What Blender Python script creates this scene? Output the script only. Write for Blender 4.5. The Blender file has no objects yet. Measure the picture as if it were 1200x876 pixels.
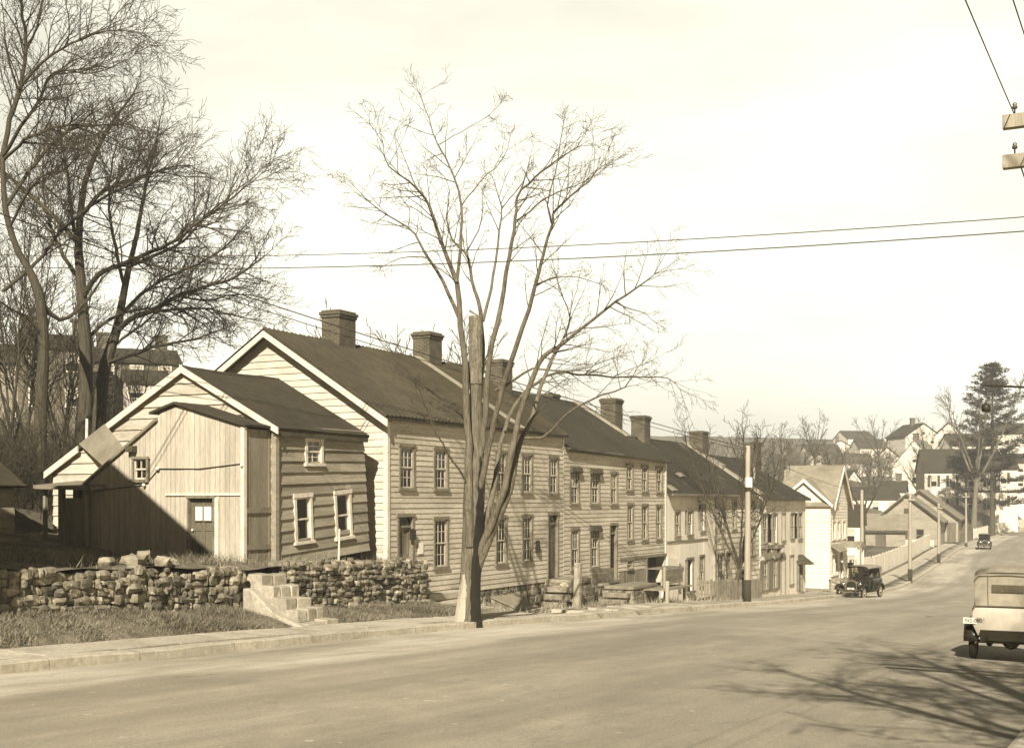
SKYK=1.05; CLD=4.7; EXPO=0.75; HAZE=0.0006
import bpy, math, random
import numpy as np
R = random.Random(11)
PI = math.pi
scene = bpy.context.scene
COL = scene.collection
# ------------------------------------------------------------------ street frame
# x right, y forward, z up, eye height = 0.  u runs along the street, n across it.
UX, UY = 0.4567, 0.8896
ANG = math.atan2(UY, UX)
FL = 1500.0
def ST(s, t, z=0.0): return (s*UX + t*UY, s*UY - t*UX, z)
def fac(px, py, t):            # surveyed point on a plane parallel to the street
    k = (px-600)/FL; Y = t/(UY*k-UX)
    return Y*(UY+UX*k), (588-py)/FL*Y
def gab(px, py, s):            # surveyed point on a plane across the street
    k = (px-600)/FL; Y = s/(UY+UX*k)
    return Y*(UY*k-UX), (588-py)/FL*Y
def at(px, py, Y): return ((px-600)/FL*Y, Y, (588-py)/FL*Y)
def lerp(a, b, k): return a+(b-a)*k

# ------------------------------------------------------------------ mesh builder
class MB:
    def __init__(s, o=(0,0,0), ex=(1,0,0), ey=(0,1,0), ez=(0,0,1)):
        s.v=[]; s.f=[]; s.a=[]; s.cv=0.5; s.fr(o,ex,ey,ez)
    def fr(s, o=(0,0,0), ex=(1,0,0), ey=(0,1,0), ez=(0,0,1)):
        s.o,s.ex,s.ey,s.ez=o,ex,ey,ez; return s
    def p(s, x, y, z):
        o,a,b,c=s.o,s.ex,s.ey,s.ez
        s.v.append((o[0]+a[0]*x+b[0]*y+c[0]*z, o[1]+a[1]*x+b[1]*y+c[1]*z, o[2]+a[2]*x+b[2]*y+c[2]*z))
        return len(s.v)-1
    def face(s, *i): s.f.append(i); s.a.append(s.cv)
    def poly(s, pts): s.face(*[s.p(*q) for q in pts])
    def hexa(s, P):               # 0-3 bottom ring, 4-7 top ring
        i=[s.p(*q) for q in P]
        for q in ((3,2,1,0),(4,5,6,7),(0,1,5,4),(1,2,6,5),(2,3,7,6),(3,0,4,7)): s.face(*[i[k] for k in q])
    def box(s, x0,x1,y0,y1,z0,z1):
        s.hexa([(x0,y0,z0),(x1,y0,z0),(x1,y1,z0),(x0,y1,z0),(x0,y0,z1),(x1,y0,z1),(x1,y1,z1),(x0,y1,z1)])
    def prism(s, pts, d):         # polygon swept by vector d
        n=len(pts); a=[s.p(*q) for q in pts]; b=[s.p(q[0]+d[0],q[1]+d[1],q[2]+d[2]) for q in pts]
        s.face(*a[::-1]); s.face(*b)
        for k in range(n): s.face(a[k],a[(k+1)%n],b[(k+1)%n],b[k])
    def beam(s, A, B, w, h=None):  # rectangular bar between two points
        h=h or w
        A=np.array(A,float); B=np.array(B,float); d=B-A; d/=np.linalg.norm(d)
        up=np.array((0,0,1.)) if abs(d[2])<.95 else np.array((1.,0,0))
        x=np.cross(d,up); x/=np.linalg.norm(x); y=np.cross(x,d)
        q=[A+x*i*w/2+y*j*h/2 for i,j in((-1,-1),(1,-1),(1,1),(-1,1))]+[B+x*i*w/2+y*j*h/2 for i,j in((-1,-1),(1,-1),(1,1),(-1,1))]
        s.hexa([tuple(k) for k in q])
    def tube(s, pts, rad, n=6, cap=True):
        P=[np.array(q,float) for q in pts]; m=len(P); rings=[]
        ref=None
        for k in range(m):
            d=P[min(k+1,m-1)]-P[max(k-1,0)]; L=math.sqrt(d@d) or 1; d=d/L
            if ref is None:
                ref=np.array((0,0,1.)) if abs(d[2])<.9 else np.array((1.,0,0))
            x=np.cross(d,ref); x/=(math.sqrt(x@x) or 1); y=np.cross(d,x); ref=-y if False else ref
            r=rad[k] if hasattr(rad,'__len__') else rad
            ring=[]
            for j in range(n):
                a=2*PI*j/n; q=P[k]+(x*math.cos(a)+y*math.sin(a))*r
                ring.append(s.p(*q))
            rings.append(ring)
        for k in range(m-1):
            for j in range(n):
                s.face(rings[k][j],rings[k][(j+1)%n],rings[k+1][(j+1)%n],rings[k+1][j])
        if cap: s.face(*rings[0][::-1]); s.face(*rings[-1])
    def loft(s, secs, close=True, cap=True):
        rings=[[s.p(*q) for q in sec] for sec in secs]; n=len(rings[0])
        for a,b in zip(rings,rings[1:]):
            for j in range(n if close else n-1):
                s.face(a[j],a[(j+1)%n],b[(j+1)%n],b[j])
        if cap: s.face(*rings[0][::-1]); s.face(*rings[-1])
    def lathe(s, prof, c, axis, n=20):   # prof: (radius, along)
        A=np.array(axis,float); A/=np.linalg.norm(A)
        ref=np.array((0,0,1.)) if abs(A[2])<.9 else np.array((1.,0,0))
        x=np.cross(A,ref); x/=np.linalg.norm(x); y=np.cross(A,x); c=np.array(c,float)
        s.loft([[tuple(c+A*h+(x*math.cos(2*PI*j/n)+y*math.sin(2*PI*j/n))*r) for j in range(n)] for r,h in prof])
    def stone(s, c, rx, ry, rz, jit=.20):
        g=(-1,0,1); ids={}
        for i in g:
            for j in g:
                for k in g:
                    if i or j or k:
                        L=math.sqrt(i*i+j*j+k*k); m=lerp(1,1/L,.36+R.random()*.34)
                        ids[i,j,k]=s.p(c[0]+rx*i*m*(1+R.uniform(-jit,jit)),c[1]+ry*j*m*(1+R.uniform(-jit,jit)),c[2]+rz*k*m*(1+R.uniform(-jit,jit)))
        for ax in range(3):
            for sg in(-1,1):
                for a in(-1,0):
                    for b in(-1,0):
                        q=[]
                        for da,db in((0,0),(1,0),(1,1),(0,1)):
                            t=[0,0,0]; t[ax]=sg; t[(ax+1)%3]=a+da; t[(ax+2)%3]=b+db; q.append(ids[tuple(t)])
                        if sg<0: q=q[::-1]
                        s.face(*q)
    def build(s, name, mat, parent=None, smooth=False):
        me=bpy.data.meshes.new(name); me.from_pydata(s.v,[],s.f); me.update()
        at_=me.attributes.new('v','FLOAT','FACE'); at_.data.foreach_set('value', s.a)
        if smooth: me.polygons.foreach_set('use_smooth',[True]*len(me.polygons))
        o=bpy.data.objects.new(name,me); COL.objects.link(o)
        me.materials.append(mat)
        if parent: o.parent=parent
        return o
def tag(o, label=None, cat=None, group=None, kind=None):
    if label: o['label']=label
    if cat: o['category']=cat
    if group: o['group']=group
    if kind: o['kind']=kind
    return o
def thing(name, label, cat, loc=(0,0,0), rz=0, group=None):
    o=bpy.data.objects.new(name,None); COL.objects.link(o); o.empty_display_size=.3
    o.location=loc; o.rotation_euler=(0,0,rz); return tag(o,label,cat,group)

# ------------------------------------------------------------------ materials (a brown-toned world)
def sep(g):
    k=max(0,min(1,(math.log10(max(g,1e-4))+1.5)/1.4))
    return (g*(1.25-.12*k), g, g*(.49+.27*k), 1)
class NT:
    def __init__(s, name):
        s.m=bpy.data.materials.new(name); s.m.use_nodes=True; s.t=s.m.node_tree; s.b=s.t.nodes['Principled BSDF']
        s.b.inputs['Specular IOR Level'].default_value=.25
    def n(s, k, **kw):
        x=s.t.nodes.new(k)
        for a,b in kw.items(): setattr(x,a,b)
        return x
    def l(s,a,b): s.t.links.new(a,b)
    def co(s, scale=(1,1,1), kind='Object'):
        tc=s.n('ShaderNodeTexCoord'); mp=s.n('ShaderNodeMapping'); mp.inputs['Scale'].default_value=scale
        s.l(tc.outputs[kind],mp.inputs['Vector']); return mp.outputs[0]
    def noise(s, scale, co, detail=5, rough=.6):
        x=s.n('ShaderNodeTexNoise'); x.inputs['Scale'].default_value=scale; x.inputs['Detail'].default_value=detail
        x.inputs['Roughness'].default_value=rough; s.l(co,x.inputs['Vector']); return x.outputs['Fac']
    def ramp(s, fac, lo, hi, a, b):   # map range
        x=s.n('ShaderNodeMapRange'); x.inputs[1].default_value=lo; x.inputs[2].default_value=hi
        x.inputs[3].default_value=a; x.inputs[4].default_value=b; s.l(fac,x.inputs[0]); return x.outputs[0]
    def mul(s, a, b, op='MULTIPLY'):
        x=s.n('ShaderNodeMath',operation=op)
        for i,q in enumerate((a,b)):
            if isinstance(q,(int,float)): x.inputs[i].default_value=q
            else: s.l(q,x.inputs[i])
        return x.outputs[0]
    def mix(s, fac, c1, c2):
        x=s.n('ShaderNodeMix',data_type='RGBA')
        if isinstance(fac,(int,float)): x.inputs[0].default_value=fac
        else: s.l(fac,x.inputs[0])
        for i,c in((6,c1),(7,c2)):
            if isinstance(c,tuple): x.inputs[i].default_value=c
            else: s.l(c,x.inputs[i])
        return x.outputs[2]
    def scale(s, col, k):
        x=s.n('ShaderNodeMix',data_type='RGBA',blend_type='MULTIPLY'); x.inputs[0].default_value=1
        if isinstance(col,tuple): x.inputs[6].default_value=col
        else: s.l(col,x.inputs[6])
        cb=s.n('ShaderNodeCombineColor')
        for i in range(3): s.l(k,cb.inputs[i])
        s.l(cb.outputs[0],x.inputs[7]); return x.outputs[2]
    def attr(s):
        x=s.n('ShaderNodeAttribute'); x.attribute_name='v'; return x.outputs['Fac']
    def base(s,c, rough=.85):
        if isinstance(c,tuple): s.b.inputs['Base Color'].default_value=c
        else: s.l(c,s.b.inputs['Base Color'])
        s.b.inputs['Roughness'].default_value=rough; return s
    def bump(s, h, st=.3, dist=.02):
        x=s.n('ShaderNodeBump'); x.inputs['Strength'].default_value=st; x.inputs['Distance'].default_value=dist
        s.l(h,x.inputs['Height']); s.l(x.outputs[0],s.b.inputs['Normal']); return s
def worn(name, g, g2, sc=(1,1,1), ns=1.5, lo=.4, hi=.65, rough=.85, vamp=.35, fine=30, bump=.2, famp=.25):
    """base tone g, wearing through to g2 in patches, each board a little different"""
    N=NT(name); co=N.co(sc)
    c=N.mix(N.ramp(N.noise(ns,co),lo,hi,0,1), sep(g), sep(g2))
    f=N.noise(fine,co,3); k=N.ramp(f,.25,.75,1-famp,1+famp)
    k=N.mul(k,N.ramp(N.attr(),0,1,1-vamp,1+vamp))
    N.base(N.scale(c,k),rough).bump(f,bump); return N.m
def plain(name,g,rough=.6,metal=0,spec=.3):
    N=NT(name); N.base(sep(g),rough); N.b.inputs['Metallic'].default_value=metal; N.b.inputs['Specular IOR Level'].default_value=spec
    return N.m
M={}
M['clap']=worn('weathered_clapboard',.46,.26,(.35,1,1.6),1.1,.42,.78,vamp=.12,fine=14)
M['clap_light']=worn('pale_clapboard',.52,.40,(.3,1,2),1.2,.45,.7,vamp=.14,fine=14)
M['clap_white']=worn('white_clapboard',.62,.48,(.5,.5,2),1.5,.5,.75,vamp=.10,fine=12)
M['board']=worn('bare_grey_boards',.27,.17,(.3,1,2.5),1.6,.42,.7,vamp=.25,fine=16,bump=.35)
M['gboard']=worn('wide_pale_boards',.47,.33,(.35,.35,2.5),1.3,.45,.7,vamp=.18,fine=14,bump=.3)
M['vert']=worn('vertical_plank',.42,.31,(3,3,.25),1.6,.42,.7,vamp=.16,fine=14,bump=.3)
M['vert_dark']=worn('dark_vertical_plank',.12,.06,(3,3,.3),1.5,.4,.7,vamp=.4,fine=14,bump=.3)
M['vert_grey']=worn('grey_vertical_plank',.22,.15,(3,3,.3),1.5,.4,.7,vamp=.25,fine=14,bump=.3)
M['plaster']=worn('whitewashed_plaster',.68,.50,(1,1,.5),1.0,.45,.72,vamp=.06,fine=8,famp=.12)
M['trim']=worn('pale_trim',.58,.42,(1,1,1),3,.5,.75,vamp=.12,fine=20,rough=.7)
M['trim_mid']=worn('weathered_trim',.19,.11,(1,1,1),3,.45,.7,vamp=.2,fine=20)
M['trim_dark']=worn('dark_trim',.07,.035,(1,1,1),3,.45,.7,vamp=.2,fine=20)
M['sash']=worn('sash_paint',.50,.32,(1,1,1),4,.5,.75,vamp=.1)
M['door']=worn('door_paint',.14,.08,(2,2,.4),2,.4,.7,vamp=.2)
M['door_mid']=worn('door_brown',.22,.14,(2,2,.4),2,.4,.7,vamp=.2)
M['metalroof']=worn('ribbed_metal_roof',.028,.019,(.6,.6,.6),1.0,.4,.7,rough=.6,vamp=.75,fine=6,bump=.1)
M['shingle']=worn('felt_roof',.048,.032,(.5,.5,.5),1.2,.4,.7,vamp=.15,fine=10)
M['shingle_b']=worn('dark_roof_b',.042,.028,(.5,.5,.5),1.1,.4,.7,vamp=.22,fine=10)
M['roofpatch']=worn('mossy_roof',.03,.18,(.9,.35,.35),1.7,.60,.72,vamp=.35,fine=8)
M['flash']=worn('pale_flashing',.33,.24,(1,1,1),1.5,.4,.7,rough=.6,vamp=.08)
M['tin']=worn('dull_tin_sheet',.24,.17,(.7,.7,.7),1.5,.4,.7,rough=.5,vamp=.05,fine=6)
M['soil']=worn('bare_soil',.10,.05,(1,1,1),1.2,.4,.7,vamp=0,fine=9,bump=.6)
M['iron']=plain('black_iron',.03,.5,.3)
M['bark']=worn('tree_bark',.075,.035,(7,7,.9),2,.35,.7,vamp=.15,fine=10,bump=.9,famp=.4)
M['bark_pale']=worn('pale_bark',.17,.075,(9,9,1.1),2.2,.38,.66,vamp=.1,fine=14,bump=1,famp=.4)
M['bark_bare']=worn('bare_wood',.40,.22,(5,5,.6),1.6,.4,.7,vamp=.1,fine=12,bump=.4)
M['stub']=worn('broken_heartwood',.20,.08,(9,9,.8),1.8,.4,.68,vamp=.2,fine=10,bump=.9,famp=.4)
M['hollow']=worn('rotten_heartwood',.022,.01,(14,14,1.2),2,.35,.65,vamp=.1,fine=9,bump=.9,famp=.5)
M['twig']=worn('twig_bark',.065,.045,(1,1,1),2,.4,.7,vamp=.1)
M['twig_pale']=worn('pale_twig',.085,.06,(1,1,1),2,.4,.7,vamp=.1)
M['needle']=worn('pine_needles',.05,.03,(1,1,1),.8,.4,.7,vamp=.45)
M['brush']=worn('dry_brush',.05,.028,(1,1,1),.8,.4,.7,vamp=.4)
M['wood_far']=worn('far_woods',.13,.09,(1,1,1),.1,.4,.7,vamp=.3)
M['grassblade']=worn('dry_grass',.20,.11,(1,1,1),.9,.38,.65,vamp=.45,fine=3)
M['weed']=worn('dead_weeds',.34,.2,(1,1,1),2,.4,.7,vamp=.3)
M['rock']=worn('field_stone',.25,.11,(1,1,1),2.6,.38,.62,vamp=.5,fine=9,bump=.8,famp=.4)
M['rock_pale']=worn('mortared_stone',.24,.11,(1,1,1),3,.4,.62,vamp=.55,fine=9,bump=.8,famp=.4)
M['mortar']=worn('wall_core',.06,.03,(1,1,1),1.4,.4,.65,vamp=0,fine=9)
M['concrete']=worn('old_concrete',.40,.29,(1,1,1),1.2,.45,.7,vamp=.1,fine=10,bump=.35)
M['step']=worn('worn_stone_step',.36,.24,(1,1,1),1.6,.45,.7,vamp=.15,fine=10,bump=.5)
M['pole']=worn('pole_timber',.34,.22,(5,5,.3),1.5,.4,.7,vamp=.1)
M['tarpole']=plain('creosote',.035,.9)
M['white']=plain('white_enamel',.75,.4)
M['porcelain']=plain('insulator_glass',.08,.2)
M['curtain']=worn('window_cloth',.75,.6,(4,4,.5),3,.4,.7,vamp=.05)
M['shade']=worn('window_blind',.42,.34,(1,1,1),2,.4,.7,vamp=.05)
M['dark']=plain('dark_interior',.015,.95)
M['tyre']=plain('tyre_rubber',.02,.85)
M['carblack']=plain('black_enamel',.018,.25,0,.5)
M['cartan']=worn('dusty_body_paint',.44,.34,(1,1,1),2,.4,.7,rough=.4,vamp=.03,fine=5,famp=.06,bump=.02)
M['canvas']=worn('canvas_top',.27,.20,(1,1,1),2,.4,.7,rough=.9,vamp=.05,fine=8)
M['canvas_dark']=worn('dark_canvas_top',.10,.07,(1,1,1),2,.4,.7,rough=.8,vamp=.05,fine=8)
M['nickel']=plain('nickel_plate',.6,.2,1)
M['spoke']=plain('wheel_spokes',.25,.5)
M['plate']=plain('plate_enamel',.6,.45)
M['wire']=plain('line_wire',.05,.6)
def brick(name,g):
    N=NT(name); tc=N.n('ShaderNodeTexCoord'); sx=N.n('ShaderNodeSeparateXYZ'); N.l(tc.outputs['Object'],sx.inputs[0])
    cb=N.n('ShaderNodeCombineXYZ'); N.l(N.mul(sx.outputs[0],sx.outputs[1],'ADD'),cb.inputs[0]); N.l(sx.outputs[2],cb.inputs[1])
    b=N.n('ShaderNodeTexBrick'); b.inputs['Scale'].default_value=1; b.inputs['Brick Width'].default_value=.22; b.inputs['Row Height'].default_value=.075
    b.inputs['Mortar Size'].default_value=.009; b.inputs['Color1'].default_value=sep(g); b.inputs['Color2'].default_value=sep(g*.6); b.inputs['Mortar'].default_value=sep(g*1.7)
    N.l(cb.outputs[0],b.inputs['Vector'])
    k=N.ramp(N.noise(2.5,tc.outputs['Object']),.3,.7,.65,1.25)
    N.base(N.scale(b.outputs[0],k),.9).bump(b.outputs['Fac'],.3,-.01); return N.m
M['brick']=brick('sooty_brick',.09)
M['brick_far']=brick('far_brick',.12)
def glass():
    N=NT('window_glass'); t=N.t
    tr=N.n('ShaderNodeBsdfTransparent'); tr.inputs[0].default_value=(.72,.70,.6,1)
    gl=N.n('ShaderNodeBsdfGlossy'); gl.inputs['Roughness'].default_value=.03; gl.inputs[0].default_value=(1,.97,.88,1)
    co=N.co((1,1,1)); bp=N.n('ShaderNodeBump'); bp.inputs['Strength'].default_value=.10; bp.inputs['Distance'].default_value=.05
    N.l(N.noise(2.2,co,2),bp.inputs['Height']); N.l(bp.outputs[0],gl.inputs['Normal'])
    fr=N.n('ShaderNodeFresnel'); fr.inputs[0].default_value=1.55
    mx=N.n('ShaderNodeMixShader'); N.l(N.mul(fr.outputs[0],1.3),mx.inputs[0]); N.l(tr.outputs[0],mx.inputs[1]); N.l(gl.outputs[0],mx.inputs[2])
    N.l(mx.outputs[0],t.nodes['Material Output'].inputs[0]); return N.m
M['glass']=glass()
def ground_mats():
    N=NT('earth_and_grass'); co=N.co((1,1,1))
    a=N.ramp(N.noise(.12,co,6),.4,.6,0,1); b=N.ramp(N.noise(1.7,co,6),.35,.65,0,1)
    c=N.mix(a,N.mix(b,sep(.055),sep(.11)),N.mix(b,sep(.09),sep(.17)))
    N.base(N.scale(c,N.ramp(N.noise(14,co,4),.3,.7,.7,1.3)),.95).bump(N.noise(6,co,6),.7,.06); M['earth']=N.m
    N=NT('trodden_dirt'); co=N.co((1,1,1))
    c=N.mix(N.ramp(N.noise(.8,co,6),.4,.62,0,1),sep(.33),sep(.20))
    N.base(N.scale(c,N.ramp(N.noise(9,co,5),.3,.7,.75,1.2)),.95).bump(N.noise(8,co,6),.6,.04); M['dirt']=N.m
    N=NT('patchy_turf'); co=N.co((1,1,1))
    c=N.mix(N.ramp(N.noise(1.1,co,6),.4,.6,0,1),sep(.09),sep(.18))
    N.base(N.scale(c,N.ramp(N.noise(16,co,5),.3,.7,.6,1.3)),.95).bump(N.noise(9,co,6),.8,.05); M['turf']=N.m  # turf colour mottled at random between two browns
    # road: pale dusty concrete, darker worn oil lanes along its length (uses its own UV: u along, v across)
    N=NT('oiled_macadam_road'); tc=N.n('ShaderNodeUVMap'); mp=N.n('ShaderNodeMapping'); N.l(tc.outputs[0],mp.inputs[0]); uv=mp.outputs[0]
    sx=N.n('ShaderNodeSeparateXYZ'); N.l(uv,sx.inputs[0])
    def uvn(scx,scy,sc,det=6,ro=.6):
        m2=N.n('ShaderNodeMapping'); m2.inputs['Scale'].default_value=(scx,scy,1); N.l(uv,m2.inputs[0]); return N.noise(sc,m2.outputs[0],det,ro)
    streak=uvn(.05,1,.9,6); patch=uvn(.3,1,.35,6); fine=uvn(1,1,22,4,.7)
    warp=N.mul(N.ramp(uvn(.06,.2,.6,2),.3,.7,-.7,.7),sx.outputs[1],'ADD')
    ed=N.ramp(warp,2.3,3.3,0,1)             # the gutter side is swept paler
    c=N.mix(ed,sep(.46),sep(.29))
    c=N.mix(N.mul(N.ramp(streak,.42,.66,0,1),.5),c,sep(.23)); big=uvn(.16,.5,.5,5); c=N.mix(N.ramp(big,.44,.60,0,.8),c,sep(.205)); mo=uvn(.6,1,1.4,6,.7); c=N.scale(c,N.ramp(mo,.3,.7,.84,1.16))
    c=N.mix(N.mul(N.ramp(patch,.52,.72,0,1),.5),c,sep(.39))
    for v0,w,amt in ((3.6,.4,.5),(5.6,.6,.7),(9.2,.6,.6),(11.3,.7,.7)):   # wheel tracks
        x=N.mul(N.mul(N.mul(warp,v0,'SUBTRACT'),1/w),0,'ADD'); g=N.mul(N.mul(x,x),-1); e=N.mul(2.718,g,'POWER')
        c=N.mix(N.mul(N.mul(e,N.ramp(streak,.3,.6,.2,1)),amt),c,sep(.2))
    vo=N.n('ShaderNodeTexVoronoi',feature='DISTANCE_TO_EDGE'); vo.inputs['Scale'].default_value=.33; m3=N.n('ShaderNodeMapping'); m3.inputs['Scale'].default_value=(.5,1,1); N.l(uv,m3.inputs[0])
    nz=N.n('ShaderNodeTexNoise'); nz.inputs['Scale'].default_value=1.5; N.l(m3.outputs[0],nz.inputs[0]); va=N.n('ShaderNodeVectorMath',operation='ADD'); N.l(m3.outputs[0],va.inputs[0]); N.l(nz.outputs['Color'],va.inputs[1]); N.l(va.outputs[0],vo.inputs['Vector'])
    crack=N.mul(N.ramp(vo.outputs['Distance'],0,.006,.25,0),N.ramp(patch,.42,.55,0,1))
    c=N.mix(crack,c,sep(.08))
    sp=N.ramp(uvn(1,1,3.5,2,.5),.70,.74,0,.6); c=N.mix(sp,c,sep(.45))
    grit=uvn(1,1,60,2,.5); c=N.scale(c,N.ramp(grit,.3,.7,.82,1.18)); long=uvn(.02,1,2.6,5,.65); c=N.scale(c,N.ramp(long,.3,.7,.92,1.08))
    dk=N.ramp(uvn(.5,1,1.1,4,.7),.66,.72,0,.55); c=N.mix(dk,c,sep(.13))
    N.base(N.scale(c,N.ramp(fine,.25,.75,.72,1.28)),.85).bump(fine,.5,.012); M['road']=N.m
ground_mats()
# ------------------------------------------------------------------ kerb line of the street
ZS=[(-70,-.4),(-30,-1.1),(0,-2.1),(14.1,-2.68),(28.7,-3.27),(50,-4.30),(58,-4.72),(66.5,-5.08)]
ctrl=[]
for s_,z_ in ZS: x,y,_=ST(s_,-16.2); ctrl.append((x,y,z_))
ctrl+=[(22.5,81,-5.86),(26.4,90,-6.28),(31.0,100,-6.45),(43.4,130,-6.41),(61.2,170,-5.55),(89.5,220,-4.45),(120,262,-3.4),(166,310,-2)]
def catmull(P,step):
    P=np.array(P,float); P=np.vstack([2*P[0]-P[1],P,2*P[-1]-P[-2]]); out=[]
    for i in range(1,len(P)-2):
        p0,p1,p2,p3=P[i-1:i+3]; n=max(2,int(np.linalg.norm(p2-p1)/step))
        for k in range(n):
            t=k/n; out.append(.5*((2*p1)+(-p0+p2)*t+(2*p0-5*p1+4*p2-p3)*t*t+(-p0+3*p1-3*p2+p3)*t**3))
    out.append(P[-2]); return np.array(out)
PATH=catmull(ctrl,1.0)
seg=np.linalg.norm(np.diff(PATH[:,:2],axis=0),axis=1)
PS=np.concatenate([[0],np.cumsum(seg)])-70.0          # along-street distance; equals s on the straight
tang=np.gradient(PATH[:,:2],axis=0); tang/=np.linalg.norm(tang,axis=1)[:,None]
k9=np.ones(9)/9
for c in range(2): tang[4:-4,c]=np.convolve(tang[:,c],k9,'valid')
tang/=np.linalg.norm(tang,axis=1)[:,None]
NRM=np.stack([tang[:,1],-tang[:,0]],1)                 # to the right of travel
WID=14.7
def pidx(p): return int(np.clip(np.searchsorted(PS,p),0,len(PS)-1))
def zr(p): return float(np.interp(p,PS,PATH[:,2]))
def crown(d): return .10*max(0,1-((d-WID/2)/(WID/2))**2) if 0<d<WID else 0
def P(p,d,dz=0.0):
    x=np.interp(p,PS,PATH[:,0]); y=np.interp(p,PS,PATH[:,1]); i=pidx(p)
    return (float(x+NRM[i,0]*d), float(y+NRM[i,1]*d), zr(p)+crown(d)+dz)
def ribbon(name, p0,p1, prof, mat, step=1.5, uv=False, jit=None, joint=0):
    mb=MB(); ps=[p0+i*(p1-p0)/max(1,int((p1-p0)/step)) for i in range(max(1,int((p1-p0)/step))+1)]
    if joint:
        ps=[]; q=p0
        while q<p1:
            L=joint*R.uniform(.85,1.15); ps+=[q+.005,q+L/3,q+2*L/3,q+L-.005]; q+=L
    rows=[[mb.p(*P(p,d,dz+(jit(p,d) if jit else 0))) for d,dz in prof] for p in ps]
    for n_,(a,b) in enumerate(zip(rows,rows[1:])):
        if joint and n_%4==3: continue
        if n_%4==0: mb.cv=R.random()
        for j in range(len(prof)-1): mb.face(a[j],a[j+1],b[j+1],b[j])
    o=mb.build(name,mat)
    if uv:
        ul=o.data.uv_layers.new(name='UVMap'); n=len(prof)
        for lp in o.data.loops:
            vi=lp.vertex_index; ul.data[lp.index].uv=(ps[vi//n],prof[vi%n][0])
    return tag(o,kind='structure')
road=ribbon('road',-60,380,[(-.02,0)]+[(WID*i/14,0) for i in range(1,14)]+[(WID+.02,0)],M['road'],1.5,True)
def kj(p,d): return .012*math.sin(p*1.7)+.010*math.sin(p*.63+d*4)
ribbon('kerb',-60,63,[(.03,-.3),(0,.15),(-.06,.17),(-.40,.175),(-.42,-.2)],M['concrete'],.7,jit=kj,joint=2.3)
ribbon('verge',-60,47,[(-.41,.02),(-.50,.06),(-.62,.03)],M['soil'],1)
ribbon('kerb',63,300,[(.03,-.3),(0,.15),(-.06,.17),(-.30,.175),(-.32,-.2)],M['concrete'],1.5)
ribbon('kerb',-60,200,[(WID-.03,-.3),(WID,.13),(WID+.06,.15),(WID+.30,.155),(WID+.32,-.2)],M['concrete'],1.5)
ribbon('sidewalk',-60,200,[(WID+.9,-.2),(WID+.92,.16),(WID+2.6,.18),(WID+2.62,-.2)],M['concrete'],2)
# near pavement: separate flags, slightly heaved; a dirt gap is left against the kerb
mb=MB(); p=-30.0
while p<47:
    L=R.uniform(1.4,1.75); g=.03; h0,h1=R.uniform(-.012,.02),R.uniform(-.012,.02); i=R.uniform(-.05,.05)
    mb.cv=R.random()
    if not (34.5<p<36.3 or 39<p<40):
        a=P(p,-.58+i,.165+h0); b=P(p+L-g,-.58+i,.165+h1); c=P(p+L-g,-1.72,.20+h1); d=P(p,-1.72,.20+h0)
        lo=lambda q:(q[0],q[1],q[2]-.25)
        mb.hexa([lo(d),lo(a),lo(b),lo(c),d,a,b,c])
    p+=L
tag(mb.build('sidewalk',M['concrete']),kind='structure')
ribbon('sidewalk',47,84,[(-.42,-.1),(-.44,.14),(-1.75,.17),(-1.77,-.1)],M['dirt'],2)
ribbon('sidewalk',84,176,[(-1.5,-.1),(-1.52,.13),(-3.1,.16),(-3.12,-.1)],M['concrete'],2)

# ------------------------------------------------------------------ terrain sheet
def sm(x,a,b):
    k=np.clip((x-a)/(b-a),0,1); return k*k*(3-2*k)
def terrain(X,Y):
    sh=X.shape; X=X.ravel(); Y=Y.ravel(); d=np.empty_like(X); pp=np.empty_like(X)
    for i in range(0,len(X),20000):
        dx=X[i:i+20000,None]-PATH[None,:,0]; dy=Y[i:i+20000,None]-PATH[None,:,1]; q=dx*dx+dy*dy; j=q.argmin(1)
        dd=np.sqrt(q[np.arange(len(j)),j]); sg=np.sign(dx[np.arange(len(j)),j]*NRM[j,0]+dy[np.arange(len(j)),j]*NRM[j,1])
        d[i:i+20000]=dd*sg; pp[i:i+20000]=PS[j]
    zz=np.interp(pp,PS,PATH[:,2]); x=-d
    k=np.interp(pp,[-40,60,90,120,170,200,240,300],[.17,.17,.2,.16,.20,.38,.40,.3])
    x0=np.interp(pp,[-40,33,60,100,160,200,240],[8,8,12,12,12,3,2])
    base=np.interp(pp,[-40,15,24,33,34.5,50,66,80,90,100],[1.6,1.58,1.6,1.65,.15,.12,-.1,.02,.3,.15])
    near=np.where(pp<34,.05,np.clip((x-1.7)/2.4,0,1)*(base-.12)+.10)      # strip between kerb and houses
    left=np.where(x<(4.0),near,np.where(pp<34,base,base))
    hill=k*(np.sqrt(np.maximum(x-x0,0)**2+1)-1)
    cap=9-5.5*sm(x,32,52)*sm(pp,90,125); hill=np.minimum(hill,cap+.12*hill*(1-sm(pp,90,125)))
    hill=hill+2.6*sm(x,1.5,3.4)*(1-sm(x,8,16))*sm(pp,182,194)*(1-sm(pp,250,262))
    z=np.where(d<0,zz+left+hill,zz+.13)
    z=np.where((d>-.05)&(d<WID+.05),zz-.5,z)
    z=np.where(d>WID+3,zz+.13+.05*(d-WID-3),z)
    far=sm(Y,235,330); ridge=-3+21*sm(Y,260,430)+4*np.sin(X*.013+1)*sm(Y,300,430)+4*sm(Y,430,900)
    z=z*(1-far)+ridge*far
    n=.10*np.sin(X*.9+1.3*np.sin(Y*.5))*np.cos(Y*.7)+.05*np.sin(X*2.3+Y*1.7)
    z=z+np.where((x>9),n,n*.12*(x>1.8))
    return z.reshape(sh), d.reshape(sh), pp.reshape(sh)
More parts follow.
